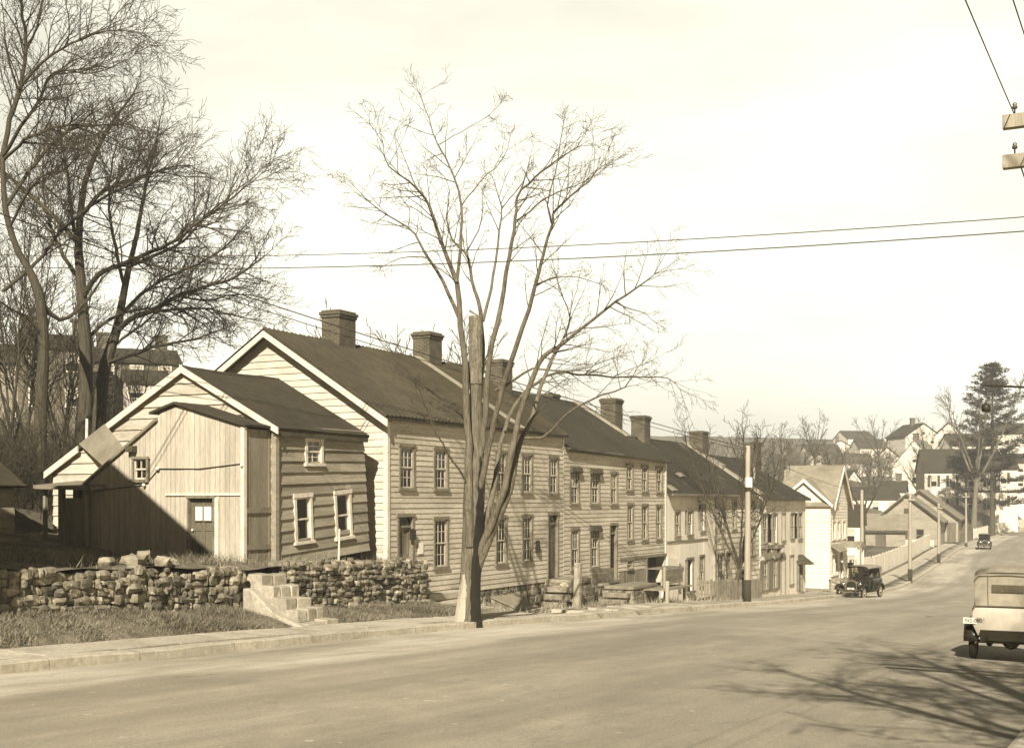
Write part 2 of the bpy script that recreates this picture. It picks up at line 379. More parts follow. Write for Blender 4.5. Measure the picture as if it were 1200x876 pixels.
def axis(a,b,fine,lo,hi,grow=1.25):
    c=list(np.arange(a,b+1e-6,fine)); st=fine
    while c[-1]<hi: st*=grow; c.append(c[-1]+st)
    st=fine; 
    while c[0]>lo: st*=grow; c.insert(0,c[0]-st)
    return np.array(c)
ax=axis(-24,70,.65,-800,900,1.10); ay=axis(8,132,.65,-300,900,1.05)
GX,GY=np.meshgrid(ax,ay); GZ,GD,GP=terrain(GX,GY)
nx=len(ax); verts=np.stack([GX.ravel(),GY.ravel(),GZ.ravel()],1)
ii=np.arange(len(verts)).reshape(GX.shape)
faces=np.stack([ii[:-1,:-1],ii[:-1,1:],ii[1:,1:],ii[1:,:-1]],-1).reshape(-1,4)
me=bpy.data.meshes.new('ground'); me.from_pydata(verts.tolist(),[],faces.tolist()); me.update()
me.polygons.foreach_set('use_smooth',[True]*len(me.polygons))
go=bpy.data.objects.new('ground',me); COL.objects.link(go); me.materials.append(M['earth']); me.materials.append(M['dirt'])
cd=(GD[:-1,:-1].ravel()); cp=GP[:-1,:-1].ravel()
me.polygons.foreach_set('material_index',((cd>-4.6)&(cd<0)&(cp>33)&(cp<92)|((cd>-1)&(cd<0))|(cd>=0)&(cd<WID+4)).astype(int).tolist())
tag(go,kind='structure')
def gz(x,y):
    z,_,_=terrain(np.array([[float(x)]]),np.array([[float(y)]])); return float(z[0,0])
# terrace behind the rubble wall and the grass bank in front of it, laid in street coordinates (d = distance left of kerb)
def zt(s): return float(np.interp(s,[0,10,15,24,33],[-.75,-1.0,-1.12,-1.5,-1.82]))       # terrace top
def zwb(s): return float(np.interp(s,[0,15,24,27,33],[-1.35,-1.95,-2.55,-2.75,-3.0]))    # foot of the wall
def bank_z(s,x):
    k=max(0,(x-1.72)/(3.45-1.72)); return lerp(zr(s)+.17,zwb(s),k**.8)+.05*math.sin(s*2.1+x*3)*min(1,4*k*(1-k)+.1)
def sheet(name,s0,s1,x0,x1,fn,mat,ds=.4,dx=.25):
    mb=MB(); ns=int((s1-s0)/ds)+1; nx_=int((x1-x0)/dx)+1
    g=[[mb.p(*ST(lerp(s0,s1,i/(ns-1)),-16.2-lerp(x0,x1,j/(nx_-1)),fn(lerp(s0,s1,i/(ns-1)),lerp(x0,x1,j/(nx_-1))))) for j in range(nx_)] for i in range(ns)]
    for i in range(ns-1):
        for j in range(nx_-1): mb.face(g[i][j],g[i+1][j],g[i+1][j+1],g[i][j+1])
    return tag(mb.build(name,mat,smooth=True),kind='structure')
sheet('grass_bank',-8,33.3,1.70,3.75,bank_z,M['turf'])
def terr_z(s,x):
    b=.03*math.sin(s*3+x*2)+.03*math.sin(s*1.1-x*2.7)
    back=max(0,x-8)*.17
    return zt(s)+b+back-(.06 if x<4 else 0)
sheet('terrace_ground',-8,33.25,3.45,12,terr_z,M['turf'],.4,.3)

# ------------------------------------------------------------------ rubble walls
def rubble(name,label,s0,s1,zb,ztop,mat,x=3.42,th=.5,big=.34,loose=0,ret=None):
    root=thing(name,label,'stone wall',ST((s0+s1)/2,-16.2-x,zb((s0+s1)/2)),ANG)
    c=ST((s0+s1)/2,-16.2-x); zc=zb((s0+s1)/2)
    mb=MB(); core=MB()
    def loc(s,xx,z): return (s-(s0+s1)/2, xx-x, z-zc)
    # core
    n=int((s1-s0)/.5)+1
    for i in range(n):
        a=lerp(s0,s1,i/n); b=lerp(s0,s1,(i+1)/n)
        core.hexa([loc(a,x+.10,zb(a)-.3),loc(b,x+.10,zb(b)-.3),loc(b,x+th,zb(b)-.3),loc(a,x+th,zb(a)-.3),
                   loc(a,x+.10,ztop(a)-.12),loc(b,x+.10,ztop(b)-.12),loc(b,x+th,ztop(b)-.06),loc(a,x+th,ztop(a)-.06)])
    s=s0
    rows=max(3,int((ztop((s0+s1)/2)-zb((s0+s1)/2))/(big*.62)))
    for r in range(rows+1):
        s=s0-.1*R.random()
        while s<s1:
            w=R.choice((R.uniform(.5,1),R.uniform(.9,1.5),R.uniform(1.2,2.3)))*big; h=(ztop(s)-zb(s))/rows
            z=lerp(zb(s),ztop(s),(r+.45+R.uniform(-.12,.12))/rows)
            if z<ztop(s)+.02+loose*R.random():
                mb.cv=R.random()
                mb.stone(loc(s+w/2,x+.10+R.uniform(-.05,.07),z),w*.54,R.uniform(.15,.22),h*R.uniform(.46,.66))
            if R.random()<.35:
                mb.cv=R.random(); mb.stone(loc(s+w,x+.06,z+h*R.uniform(-.5,.5)),.07,.08,.06)
            s+=w*.98
    s=s0
    while s<s1:                                   # coping stones lying across the top
        w=R.uniform(.7,1.6)*big; mb.cv=R.random()
        mb.stone(loc(s+w/2,x+.26+R.uniform(-.05,.08),ztop(s)-.02+loose*R.random()*.25),w*.55,R.uniform(.2,.3),R.uniform(.07,.13)+loose*.04)
        s+=w*1.02
    if ret:                                        # end return, running back toward the house
        for r in range(rows+1):
            xx=x
            while xx<x+ret:
                w=R.uniform(.6,1.4)*big; h=(ztop(s1)-zb(s1))/rows; mb.cv=R.random()
                mb.stone(loc(s1-.05+R.uniform(-.05,.05),xx+w/2,lerp(zb(s1),ztop(s1),(r+.45)/rows)),R.uniform(.15,.24),w*.54,h*.6); xx+=w*.98
        core.hexa([loc(s1-.4,x+.1,zb(s1)-.3),loc(s1-.12,x+.1,zb(s1)-.3),loc(s1-.12,x+ret,zb(s1)-.3),loc(s1-.4,x+ret,zb(s1)-.3),
                   loc(s1-.4,x+.1,ztop(s1)-.1),loc(s1-.12,x+.1,ztop(s1)-.1),loc(s1-.12,x+ret,ztop(s1)-.1),loc(s1-.4,x+ret,ztop(s1)-.1)])
    mb.build('stones',mat,root); core.build('wall_core',M['mortar'],root)
    return root
rubble('stone_wall','long dry rubble stone wall with tumbled boulders on top, left of the stone steps',-6,24.15,lambda s:zwb(s)-.02,lambda s:zt(s)-.26+.05*math.sin(s*1.9)+.03*math.sin(s*5),M['rock'],loose=.3,big=.19)
w2=rubble('stone_wall','short mortared stone wall in front of the leaning cottage, right of the stone steps',25.75,32.6,lambda s:zwb(s)-.02,lambda s:zt(s)+.0,M['rock_pale'],ret=1.1,big=.22)
# heap of field stones in front of the lean-to
for k,(s_,t_,dz,q) in enumerate(((21.2,-20.2,.06,.26),(21.9,-20.0,.05,.22),(20.6,-20.4,.06,.19),(22.4,-20.3,.05,.2),(21.6,-20.3,.22,.17))):
    mb=MB(); mb.cv=.75; mb.stone((0,0,0),q*1.2,q*.8,q*.6,.22)
    o=mb.build('boulder',M['rock']); o.location=ST(s_,t_,zt(s_)+dz); o.rotation_euler=(R.uniform(-.3,.3),R.uniform(-.3,.3),R.uniform(0,3))
    tag(o,'loose field stone in the heap on top of the rubble wall before the lean-to','stone','heaped stones on the rubble wall')
# stone steps through the gap
root=thing('stone_steps','worn stone steps leading up through the gap between the two stone walls','steps',ST(25,-18.8,zr(25)),ANG)
zc=zr(25); z1=zt(25)
for k in range(5):
    mb=MB(); mb.cv=R.random(); xa=-.95+k*.36      # local y = back
    zt_=lerp(zr(25)+.30,z1-.20,k/4)
    a=(-.62 if k else -.72); b=(.62 if k else .78)
    a*=.84; b*=.84; cuts=[a,lerp(a,b,R.uniform(.3,.45)),lerp(a,b,R.uniform(.6,.75)),b] if k%2 else [a,lerp(a,b,R.uniform(.4,.6)),b]
    for u,v in zip(cuts,cuts[1:]):
        mb.cv=R.random(); j=lambda s_=.03:R.uniform(-s_,s_); h=zt_-zc+j(.025)
        mb.hexa([(u+.01,xa+j(),h-.6),(v-.01,xa+j(),h-.6),(v-.01,xa+.62,h-.6),(u+.01,xa+.62,h-.6),(u+.015,xa+.03+j(),h+j(.02)-.02),(v-.015,xa+.03+j(),h+j(.02)-.02),(v-.01,xa+.62,h+j(.01)),(u+.01,xa+.62,h+j(.01))])
    o=mb.build('step',M['step'],root); bv=o.modifiers.new('b','BEVEL'); bv.width=.025; bv.segments=2
mb=MB(); mb.prism([(-.98,-1.15,zr(25)+.05-zc),(-.98,.7,zr(25)+.05-zc),(-.98,.7,z1-.5-zc),(-.98,.45,z1-.52-zc),(-.98,-.2,zr(25)+.52-zc),(-.98,-1.15,zr(25)+.2-zc)],(.24,0,0))
o=mb.build('cheek_wall',M['step'],root); bv=o.modifiers.new('b','BEVEL'); bv.width=.04; bv.segments=2
# ------------------------------------------------------------------ building kit
class Bld:
    """local axes: x along the street, y back from it, absolute heights are converted by zb"""
    def __init__(s,name,label,cat,s0,t0,zb,group=None):
        s.s0,s.t0,s.zb=s0,t0,zb; s.root=thing(name,label,cat,ST(s0,t0,zb),ANG,group)
    def F(s,y=0): return dict(o=(0,y,-s.zb))                                       # street front
    def E(s,x=0): return dict(o=(x,0,-s.zb),ex=(0,-1,0),ey=(1,0,0))                # end facing the camera (x' = -depth)
    def W(s,x=0): return dict(o=(x,0,-s.zb),ex=(0,1,0),ey=(-1,0,0))                # far end
    def B(s,y=0): return dict(o=(0,y,-s.zb),ex=(-1,0,0),ey=(0,-1,0))
    def fx(s,px,py,dt=0):
        q,z=fac(px,py,s.t0+dt); return q-s.s0,z
    def rect(s,x0,x1,y0,y1,dt=0):
        xm=(x0+x1)/2; a,_=s.fx(x0,588,dt); b,_=s.fx(x1,588,dt); _,z1=s.fx(xm,y0,dt); _,z0=s.fx(xm,y1,dt); return (a,b,z0,z1)
def clap(mb,x0,x1,z0,z1,h,ops=(),proj=.03,thick=.09,clip=None,sag=0,joint=4.0,tilt=0):
    n=max(1,round((z1-z0)/h)); h=(z1-z0)/n
    for i in range(n):
        za=z0+i*h; zb=za+h
        xa0,xb0=(clip(za) if clip else (x0,x1)); xa1,xb1=(clip(zb) if clip else (x0,x1))
        if xb0-xa0<.03: continue
        if xb1<xa1: m=(xa0+xb0)/2; xa1=xb1=m
        br=[x for o in ops if o[2]<zb-.004 and o[3]>za+.004 for x in o[:2] if xa0<x<xb0]
        x=xa0+R.uniform(.5,joint)
        while x<xb0-.4: br.append(x); x+=R.uniform(.5,1)*joint
        xs=sorted(set([xa0]+br+[xb0]))
        for a,b in zip(xs,xs[1:]):
            if b-a<.01: continue
            m=(a+b)/2; zs=[(za,zb)]
            for o in ops:
                if o[0]-.001<m<o[1]+.001:
                    nz_=[]
                    for c,d in zs:
                        if o[2]>=d or o[3]<=c: nz_.append((c,d)); continue
                        if o[2]-c>.004: nz_.append((c,o[2]))
                        if d-o[3]>.004: nz_.append((o[3],d))
                    zs=nz_
            mb.cv=min(1,max(0,R.gauss(.5,.22))); pj=proj*R.uniform(.88,1.12); dz=R.uniform(-.003,.003)
            for c,d in zs:
                yc=-pj*(1-(c-za)/h)-.002; yd=-pj*(1-(d-za)/h)-.002
                A0=a if a>xa0 else lerp(xa0,xa1,(c-za)/h); A1=a if a>xa0 else lerp(xa0,xa1,(d-za)/h)
                B0=b if b<xb0 else lerp(xb0,xb1,(c-za)/h); B1=b if b<xb0 else lerp(xb0,xb1,(d-za)/h)
                f=lambda q:(tilt(za) if callable(tilt) else tilt)*q+sag*math.sin(q*.5)
                mb.hexa([(A0,yc,c+dz+f(A0)),(B0,yc,c+dz+f(B0)),(B0,thick,c+f(B0)),(A0,thick,c+f(A0)),(A1,yd,d+f(A1)),(B1,yd,d+f(B1)),(B1,thick,d+f(B1)),(A1,thick,d+f(A1))])
def planks(mb,x0,x1,z0,z1,w=.22,ops=(),top=None,bot=None,thick=.05,batten=False):
    x=x0
    while x<x1-.02:
        b=min(x1,x+w*R.uniform(.8,1.2)); zs=[(bot(x) if bot else z0, None)]
        zs=[(zs[0][0],1e9)]; m=(x+b)/2
        for o in ops:
            if o[0]-.001<m<o[1]+.001:
                q=[]
                for c,d in zs:
                    if c<o[2]: q.append((c,min(d,o[2])))
                    if d>o[3]: q.append((max(c,o[3]),d))
                zs=q
        mb.cv=min(1,max(0,R.gauss(.5,.24))); y=-R.uniform(0,.012)
        for c,d in zs:
            ta=min(d,top(x) if top else z1); tb=min(d,top(b-.012) if top else z1)
            if max(ta,tb)<=c: continue
            ta=max(ta,c+.001); tb=max(tb,c+.001)
            mb.hexa([(x,y,c),(b-.012,y,c),(b-.012,thick,c),(x,thick,c),(x,y,ta),(b-.012,y,tb),(b-.012,thick,tb),(x,thick,ta)])
        x=b
def window(B,fr,r,mun=(3,2),trim=.085,cur=0,hood=False,mats=('trim_mid','sash'),sill=True,dark=True,y=0):
    x0,x1,z0,z1=r; f=dict(fr); t=trim
    m=MB(**f)
    m.box(x0-t*.2,x0+t*.8,y-.05,y+.06,z0,z1); m.box(x1-t*.8,x1+t*.2,y-.05,y+.06,z0,z1)
    m.box(x0-t*.5,x1+t*.5,y-.065,y+.06,z1-.01,z1+t)
    if sill: m.box(x0-t*.6,x1+t*.6,y-.09,y+.06,z0-.07,z0+.012)
    if hood:
        hm=MB(**f); hm.prism([(x0-.06,y-.19,z1-.08),(x0-.06,y-.15,z1+.07),(x0-.06,y-.068,z1+.13),(x0-.06,y-.068,z1-.12),(x0-.06,y-.17,z1-.13)],(x1-x0+.12,0,0))
    w=m.build('window',M[mats[0]],B.root)
    if hood: hm.build('hood',M['trim_dark'],w)
    a,b=x0+t*.8,x1-t*.8; zm=(z0+z1)/2; q=MB(**f); s_=.045
    for (c,d,yy) in ((z0+.012,zm+.02,y+.03),(zm-.02,z1-.01,y+.005)):
        q.box(a,a+s_,yy,yy+.035,c,d); q.box(b-s_,b,yy,yy+.035,c,d); q.box(a+s_,b-s_,yy,yy+.035,c,c+s_); q.box(a+s_,b-s_,yy,yy+.035,d-s_,d)
        for k in range(1,mun[0]):
            xx=lerp(a+s_,b-s_,k/mun[0]); q.box(xx-.011,xx+.011,yy+.004,yy+.03,c+s_,d-s_)
        for k in range(1,mun[1]):
            zz=lerp(c+s_,d-s_,k/mun[1]); q.box(a+s_,b-s_,yy+.006,yy+.028,zz-.011,zz+.011)
    q.build('sash',M[mats[1]],w)
    g=MB(**f); g.box(a+.01,b-.01,y+.045,y+.052,z0+.05,zm); g.box(a+.01,b-.01,y+.02,y+.027,zm,z1-.04); g.build('pane',M['glass'],w)
    if cur:
        c=MB(**f); yy=y+.085
        if cur in(1,3):       # cloth hung either side / one side
            n=9
            for lo,hi in (((a,lerp(a,b,.36)),(lerp(a,b,.64),b)) if cur==1 else ((lerp(a,b,.45),b),)):
                xs=[lerp(lo,hi,k/n) for k in range(n+1)]
                c.loft([[(x,yy+.025*math.sin(k*2.1),zz) for k,x in enumerate(xs)] for zz in (z0+.05,z1-.05)],close=False,cap=False)
        if cur==2: c.box(a-.02,b+.02,yy,yy+.01,lerp(z0,z1,.48),z1)     # roller blind half down
        if cur==4: c.box(a-.02,b+.02,yy,yy+.01,z0+.03,lerp(z0,z1,.5)); 
        if cur==5: c.box(a-.02,b+.02,yy,yy+.01,lerp(z0,z1,.25),z1)
        c.build('curtain',M['curtain' if cur in(1,3,4) else 'shade'],w)
    return w
def door(B,fr,r,mat='door',trans=.36,trim=.1,fm='trim_mid',knob=True,panels=2,lights=False,ajar=False,y=0):
    x0,x1,z0,z1=r; f=dict(fr); t=trim; zt_=z1-trans
    m=MB(**f)
    m.box(x0-t*.1,x0+t*.9,y-.05,y+.16,z0,z1); m.box(x1-t*.9,x1+t*.1,y-.05,y+.16,z0,z1); m.box(x0-t*.5,x1+t*.5,y-.07,y+.16,z1-.01,z1+t)
    m.box(x0-.05,x1+.05,y-.16,y+.16,z0-.10,z0)
    if trans: m.box(x0+t*.9,x1-t*.9,y+.02,y+.12,zt_-.04,zt_+.03)
    d=m.build('door',M[fm],B.root); a,b=x0+t*.9,x1-t*.9
    q=MB(**f); zt2=zt_-.04 if trans else z1-.02; yy=y+.08
    q.box(a,b,yy+.02,yy+.05,z0+.01,zt2)
    q.box(a,a+.11,yy,yy+.02,z0+.01,zt2); q.box(b-.11,b,yy,yy+.02,z0+.01,zt2); q.box((a+b)/2-.05,(a+b)/2+.05,yy,yy+.02,z0+.13,zt2-.1)
    hs=[z0+.01,lerp(z0,zt2,.45),zt2-.12] if panels==2 else [z0+.01,lerp(z0,zt2,.33),lerp(z0,zt2,.66),zt2-.12]
    for h in hs: q.box(a+.11,b-.11,yy+.0015,yy+.02,h,h+.12)
    q.build('door_leaf',M[mat],d)
    if trans: g=MB(**f); g.box(a,b,y+.06,y+.066,zt_+.03,z1-.01); g.build('pane',M['glass'],d)
    if lights:
        zl=lerp(z0,z1,.62); g=MB(**f); g.box(a+.14,b-.14,yy-.012,yy-.003,zl,z1-.22); g.build('pane',M['curtain'],d)
        g=MB(**f); xm=(a+b)/2; g.box(xm-.02,xm+.02,yy-.025,yy-.013,zl,z1-.22); zm=lerp(zl,z1-.22,.5)
        for u,v,c,e in((a+.12,b-.12,zl-.03,zl),(a+.12,b-.12,z1-.22,z1-.19)): g.box(u,v,yy-.02,yy-.001,c,e)
        g.build('glazing_bar',M['door'],d)
    if knob: g=MB(**f); g.lathe([(.012,0),(.012,.03),(.032,.04),(.034,.06),(.018,.075)],(a+.07,yy,lerp(z0,zt2,.46)),(0,-1,0),10); g.build('knob',M['porcelain' if mat!='door' else 'white'],d,True)
    return d
def chimney(B,x,y,zb,zt,w,d,corb=2,parent=None,mat='brick'):
    m=MB(o=(0,0,-B.zb)); m.box(x-w/2,x+w/2,y-d/2,y+d/2,zb,zt-.10*corb-.06)
    for k in range(corb):
        e=.035*(k+1); z0=zt-.10*corb-.06+.10*k; m.box(x-w/2-e,x+w/2+e,y-d/2-e,y+d/2+e,z0+.0,z0+.10)
    e=.01; m.box(x-w/2-e,x+w/2+e,y-d/2-e,y+d/2+e,zt-.06,zt)
    o=m.build('chimney',M[mat],parent or B.root)
    bv=o.modifiers.new('b','BEVEL'); bv.width=.012
    m=MB(o=(0,0,-B.zb)); m.box(x-w/2+.16,x+w/2-.16,y-d/2+.14,y+d/2-.14,zt-.02,zt+.012); m.build('flue',M['dark'],o)
    return o
def slope(m,B,x0,x1,yA,zA,yB,zB,th=.07,rib=0,wav=0,sag=0):
    """roof plane from eave (yA,zA) to ridge (yB,zB)"""
    L=math.hypot(yB-yA,zB-zA); ey=(0,(yB-yA)/L,(zB-zA)/L); nz_=(0,-ey[2],ey[1]) if yB>yA else (0,ey[2],-ey[1])
    if yB<yA: nz_=(0,ey[2],-ey[1]); 
    if nz_[2]<0: nz_=tuple(-c for c in nz_)
    m.fr((0,yA,zA-B.zb),(1,0,0),ey,nz_)
    nx_=max(2,int((x1-x0)/(rib/6 if rib else .7))); ny=4
    def hgt(x,y):
        h=wav*math.sin(x*.9+y*.7)+wav*.6*math.sin(x*2.1-y)-sag*math.sin(PI*(x-x0)/(x1-x0))*(.4+.6*y/L)
        if rib:
            ph=(x/rib)%1; h+=.055*max(0,1-abs(ph-.5)*4)
        return h
    g=[[m.p(lerp(x0,x1,i/nx_),L*j/ny,hgt(lerp(x0,x1,i/nx_),L*j/ny)) for j in range(ny+1)] for i in range(nx_+1)]
    lo=[[m.p(lerp(x0,x1,i/nx_),L*j/ny,-th) for j in (0,ny)] for i in range(nx_+1)]
    for i in range(nx_):
        phs=((lerp(x0,x1,(i+.5)/nx_))/rib)%1 if rib else 0; m.cv=R.uniform(.3,.7) if not rib else (.95 if abs(phs-.45)<.2 else (.0 if phs>.62 else .5))+.1*((int((lerp(x0,x1,i/nx_))/.8)*7)%5)/5  # dark faces between ribs put the ribs' shaded sides into the colour
        for j in range(ny):
            if not rib: m.cv=R.uniform(.3,.7)
            m.face(g[i][j],g[i+1][j],g[i+1][j+1],g[i][j+1])
        m.face(lo[i][1],lo[i+1][1],lo[i+1][0],lo[i][0]); m.face(lo[i][0],lo[i+1][0],g[i+1][0],g[i][0]); m.face(g[i][ny],g[i+1][ny],lo[i+1][1],lo[i][1])
    for i,rev in((0,0),(nx_,1)):
        q=[g[i][j] for j in range(ny+1)]+[lo[i][1],lo[i][0]]; m.face(*(q[::-1] if rev else q))
    m.fr()
def strip(B,x0,x1,yA,zA,yB,zB,k0,k1,parent,name='flashing',mat='flash',h=.05):
    m=MB(); a=lambda k:(lerp(yA,yB,k),lerp(zA,zB,k)-B.zb)
    L=math.hypot(yB-yA,zB-zA); n=((zA-zB)/L*h*(1 if yB>yA else -1),abs(yB-yA)/L*h)
    (y0,z0),(y1,z1)=a(k0),a(k1)
    m.hexa([(x0,y0,z0),(x1,y0,z0),(x1,y1,z1),(x0,y1,z1)]+[(x,y+n[0],z+n[1]) for x,y,z in((x0,y0,z0),(x1,y0,z0),(x1,y1,z1),(x0,y1,z1))])
    return m.build(name,M[mat],parent)

# ------------------------------------------------------------------ tall clapboard row house (nearest)
TF=-20.65
A=Bld('row_house','tall clapboard row house with a wide pale gable end and a ribbed metal roof','house',32.1,TF,-3.0,'wooden row houses along the street')
LA=12.4; DA=8.57; ZE,ZR,ZBOT=2.55,5.33,-2.96; YR=4.285
wa=[A.rect(*q) for q in ((467,485,523,572),(507.5,524,526,572.5),(580,593,530,577),(610.5,623,533,577),(642,653.5,536,578),(507.5,524,608,664),(580,593,606,660),(611,623,605,657))]
d1=A.rect(464.5,484,605,666); d1=(d1[0],d1[1],-2.45,d1[3]); d2=A.rect(641,653.5,603,677)
FM=A.F()
def shrink(o,t=.02): return (o[0]+t,o[1]-t,o[2]+t*0,o[3])
m=MB(**FM); clap(m,.10,LA-.02,ZBOT,ZE+.05,.165,wa+[d1,d2],proj=.021)
m.fr(**A.E()); S=(ZR-ZE)/YR
mlabel=None
o_front=m.build('front_wall',M['clap'],A.root)
m=MB(**A.E()); gw=(-4.45,-3.87,3.18,3.62); 
clap(m,-DA,-.10,ZBOT,ZR-.1,.21,[gw],proj=.028,clip=lambda z:(-DA+max(0,(z-ZE)/S)*.98+.0,-max(0,(z-ZE)/S)*.98-.10) if z>ZE else (-DA,-.10))
m.build('gable_wall',M['clap_light'],A.root)
m=MB(**A.B(DA)); m.box(-LA,0,0,.08,-3.5,ZE); m.fr(**A.W(LA)); m.prism([(.1,.0,-3.2),(DA-.1,.0,-3.2),(DA-.1,0,ZE),(YR,0,ZR-.1),(.1,0,ZE)],(0,.07,0)); m.build('rear_wall',M['clap'],A.root)
m=MB(**FM); m.prism([(-.04,-.045,ZBOT),(.10,-.045,ZBOT),(.10,.0,ZBOT),(.0,.0,ZBOT),(.0,.10,ZBOT),(-.04,.10,ZBOT)],(0,0,ZE-ZBOT)); m.build('corner_board',M['trim'],A.root)
m=MB(**FM); m.box(LA-.10,LA+.02,-.045,0,2.05,ZE); m.build('corner_board',M['trim'],A.root)
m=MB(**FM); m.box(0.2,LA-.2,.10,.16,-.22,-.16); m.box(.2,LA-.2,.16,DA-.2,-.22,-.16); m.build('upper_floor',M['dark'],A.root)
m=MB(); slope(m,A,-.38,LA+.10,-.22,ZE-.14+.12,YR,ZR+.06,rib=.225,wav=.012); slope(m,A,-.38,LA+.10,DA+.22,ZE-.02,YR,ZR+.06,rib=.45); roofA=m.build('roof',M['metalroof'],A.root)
x_=A.fx(608,505)[0]; strip(A,8.45,8.95,-.22,ZE-.0,YR,ZR+.06,.02,1.0,roofA)
chimney(A,A.fx(397,0,-YR)[0],YR,4.7,6.42,.98,.72); chimney(A,A.fx(501,0,-YR)[0],YR,4.7,6.39,.95,.72)
for sg in(0,1):     # barge boards on the gable end
    m=MB()
    ya,yb=(-.26,YR) if sg==0 else (DA+.26,YR)
    m.prism([(-.40,ya,ZE-.13-A.zb),(-.40,yb,ZR-.03-A.zb),(-.40,yb,ZR-.22-A.zb),(-.40,ya,ZE-.34-A.zb)],(.05,0,0))
    m.build('barge_board',M['trim'],A.root)
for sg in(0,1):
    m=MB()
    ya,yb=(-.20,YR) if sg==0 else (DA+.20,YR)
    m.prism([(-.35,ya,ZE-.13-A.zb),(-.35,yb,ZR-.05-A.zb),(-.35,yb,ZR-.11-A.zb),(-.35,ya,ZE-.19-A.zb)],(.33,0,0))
    m.build('soffit',M['trim_dark'],A.root)  # dark tone puts the shade of the overhang into the soffit colour
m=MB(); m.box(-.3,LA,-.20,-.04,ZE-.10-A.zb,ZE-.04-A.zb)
m.build('soffit',M['trim_dark'],A.root)  # eave soffit coloured dark the same way, for the shade under it
for i,r in enumerate(wa): window(A,FM,r,cur=(1,1,3,1,3,3,4,3)[i],mun=(3,2))
window(A,A.E(),gw,mun=(2,1),trim=.07,mats=('trim','sash'),sill=False)
dA=door(A,FM,d1,mat='door_mid',trans=.30); door(A,FM,d2,mat='door',trans=.32,panels=3)
m=MB(**FM); x,z=A.fx(491.5,642); m.box(x-.16,x+.16,-.05,-.036,z-.18,z+.18); m.build('notice',M['white'],A.root)
m=MB(**FM); x,z=A.fx(480,626); m.box(x-.10,x+.10,-.17,-.06,z-.16,z+.12); m.prism([(x-.12,-.19,z+.12),(x-.12,-.06,z+.18),(x-.12,-.06,z+.12)],(.24,0,0)); m.build('mailbox',M['iron'],A.root)
m=MB(**FM); x,z=A.fx(621.5,641); x+=.42; m.box(x-.08,x+.08,-.16,-.04,z-.2,z+.1); m.lathe([(.07,0),(.09,.1),(.03,.16)],(x,-.1,z+.1),(0,0,1),8); m.build('meter_box',M['iron'],A.root)
# stone foundation
def foundation(B,x0,x1,zt_,gnd,mat='rock_pale',y=.02):
    m=MB(**B.F()); m.cv=.2; n=int((x1-x0)/.3); H=zt_-gnd
    core=MB(**B.F()); core.box(x0,x1,y+.06,y+.4,gnd-.6,zt_-.015)
    rows=max(2,int(H/.24)+1)
    for r in range(rows):
        x=x0
        while x<x1:
            w=R.uniform(.16,.45); m.cv=R.random(); m.stone((x+w/2,y+.08,gnd-.1+(H+.1)*(r+.5)/rows),w*.54,.1,(H+.1)/rows*.58); x+=w
    o=m.build('foundation',M[mat],B.root); core.build('core',M['mortar'],o)
foundation(A,0,LA,ZBOT,-3.95)

# ------------------------------------------------------------------ second row house
Bh=Bld('row_house','clapboard row house with dark hoods over windows and a dark cart opening at its end','house',44.52,TF,-3.6,'wooden row houses along the street')
LB=11.2; zeb=lambda x:lerp(2.13,1.90,x/LB); FB=Bh.F()
wb=[Bh.rect(*q) for q in ((667,678,550,590),(690.5,702,552,590),(714.5,723,554,590),(733,741,545,574),(751,758.5,546.5,575.5),(768,775.5,548.5,576.5),
    (734,741.5,591,632),(751,758.5,592,632),(768,774.5,592.5,631),(668,678,620,666),(690.5,701,619,664))]
d3=Bh.rect(713.5,722.5,615,679); op=Bh.rect(757.5,778.5,652,690); sw=Bh.rect(734,741,656,666)
zlow=-3.42; xo=op[0]
m=MB(**FB); clap(m,.0,LB-.12,zlow,1.86,.165,wb+[d3,sw,(op[0],LB,-9,op[3]),(d3[1]+.25,op[0]-.0,-9,Bh.fx(740,668)[1])],proj=.021)
m.prism([(.0,-.03,1.84),(LB-.1,-.03,1.84),(LB-.1,-.03,1.93),(0,-.03,2.13)],(0,.1,0))
m.build('front_wall',M['clap'],Bh.root)
m=MB(**Bh.B(DA)); m.box(-LB,0,0,.08,-4.5,2.0); m.fr(**Bh.W(LB)); m.prism([(.02,-.03,-4.6),(DA-.1,-.03,-4.6),(DA-.1,-.03,1.95),(YR,-.03,4.72),(.02,-.03,1.9)],(0,.1,0)); m.build('rear_wall',M['clap'],Bh.root)
m=MB(**FB); m.box(LB-.12,LB+.03,-.05,.03,op[3],1.9); m.build('corner_board',M['trim'],Bh.root)
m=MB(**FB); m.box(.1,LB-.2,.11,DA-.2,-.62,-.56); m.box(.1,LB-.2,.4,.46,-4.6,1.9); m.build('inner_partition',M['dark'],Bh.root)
m=MB(); ZRB=4.82
slope(m,Bh,.08,LB+.18,-.2,2.0,YR,ZRB,wav=.02,sag=.03); slope(m,Bh,.08,LB+.18,DA+.2,2.0,YR,ZRB); roofB=m.build('roof',M['shingle_b'],Bh.root)
roofB.rotation_euler=(0,.010,0)
strip(Bh,10.3,10.85,-.2,2.0,YR,ZRB,.40,1.0,roofB)
m=MB(); m.box(.1,LB+.15,-.22,-.06,1.9-Bh.zb,1.98-Bh.zb); o=m.build('eave_board',M['trim_dark'],Bh.root); o.rotation_euler=(0,.020,0); o.location=(0,0,.12)
chimney(Bh,2.9,YR,4.2,5.93,.95,.75); chimney(Bh,8.5,YR+.3,4.0,4.95,.8,.6,1)
for i,r in enumerate(wb): window(Bh,FB,r,cur=(3,1,3,2,2,2,4,4,2,2,1)[i],hood=i in(0,1,10),mun=(3,2) if i<3 or i>8 else (2,2))
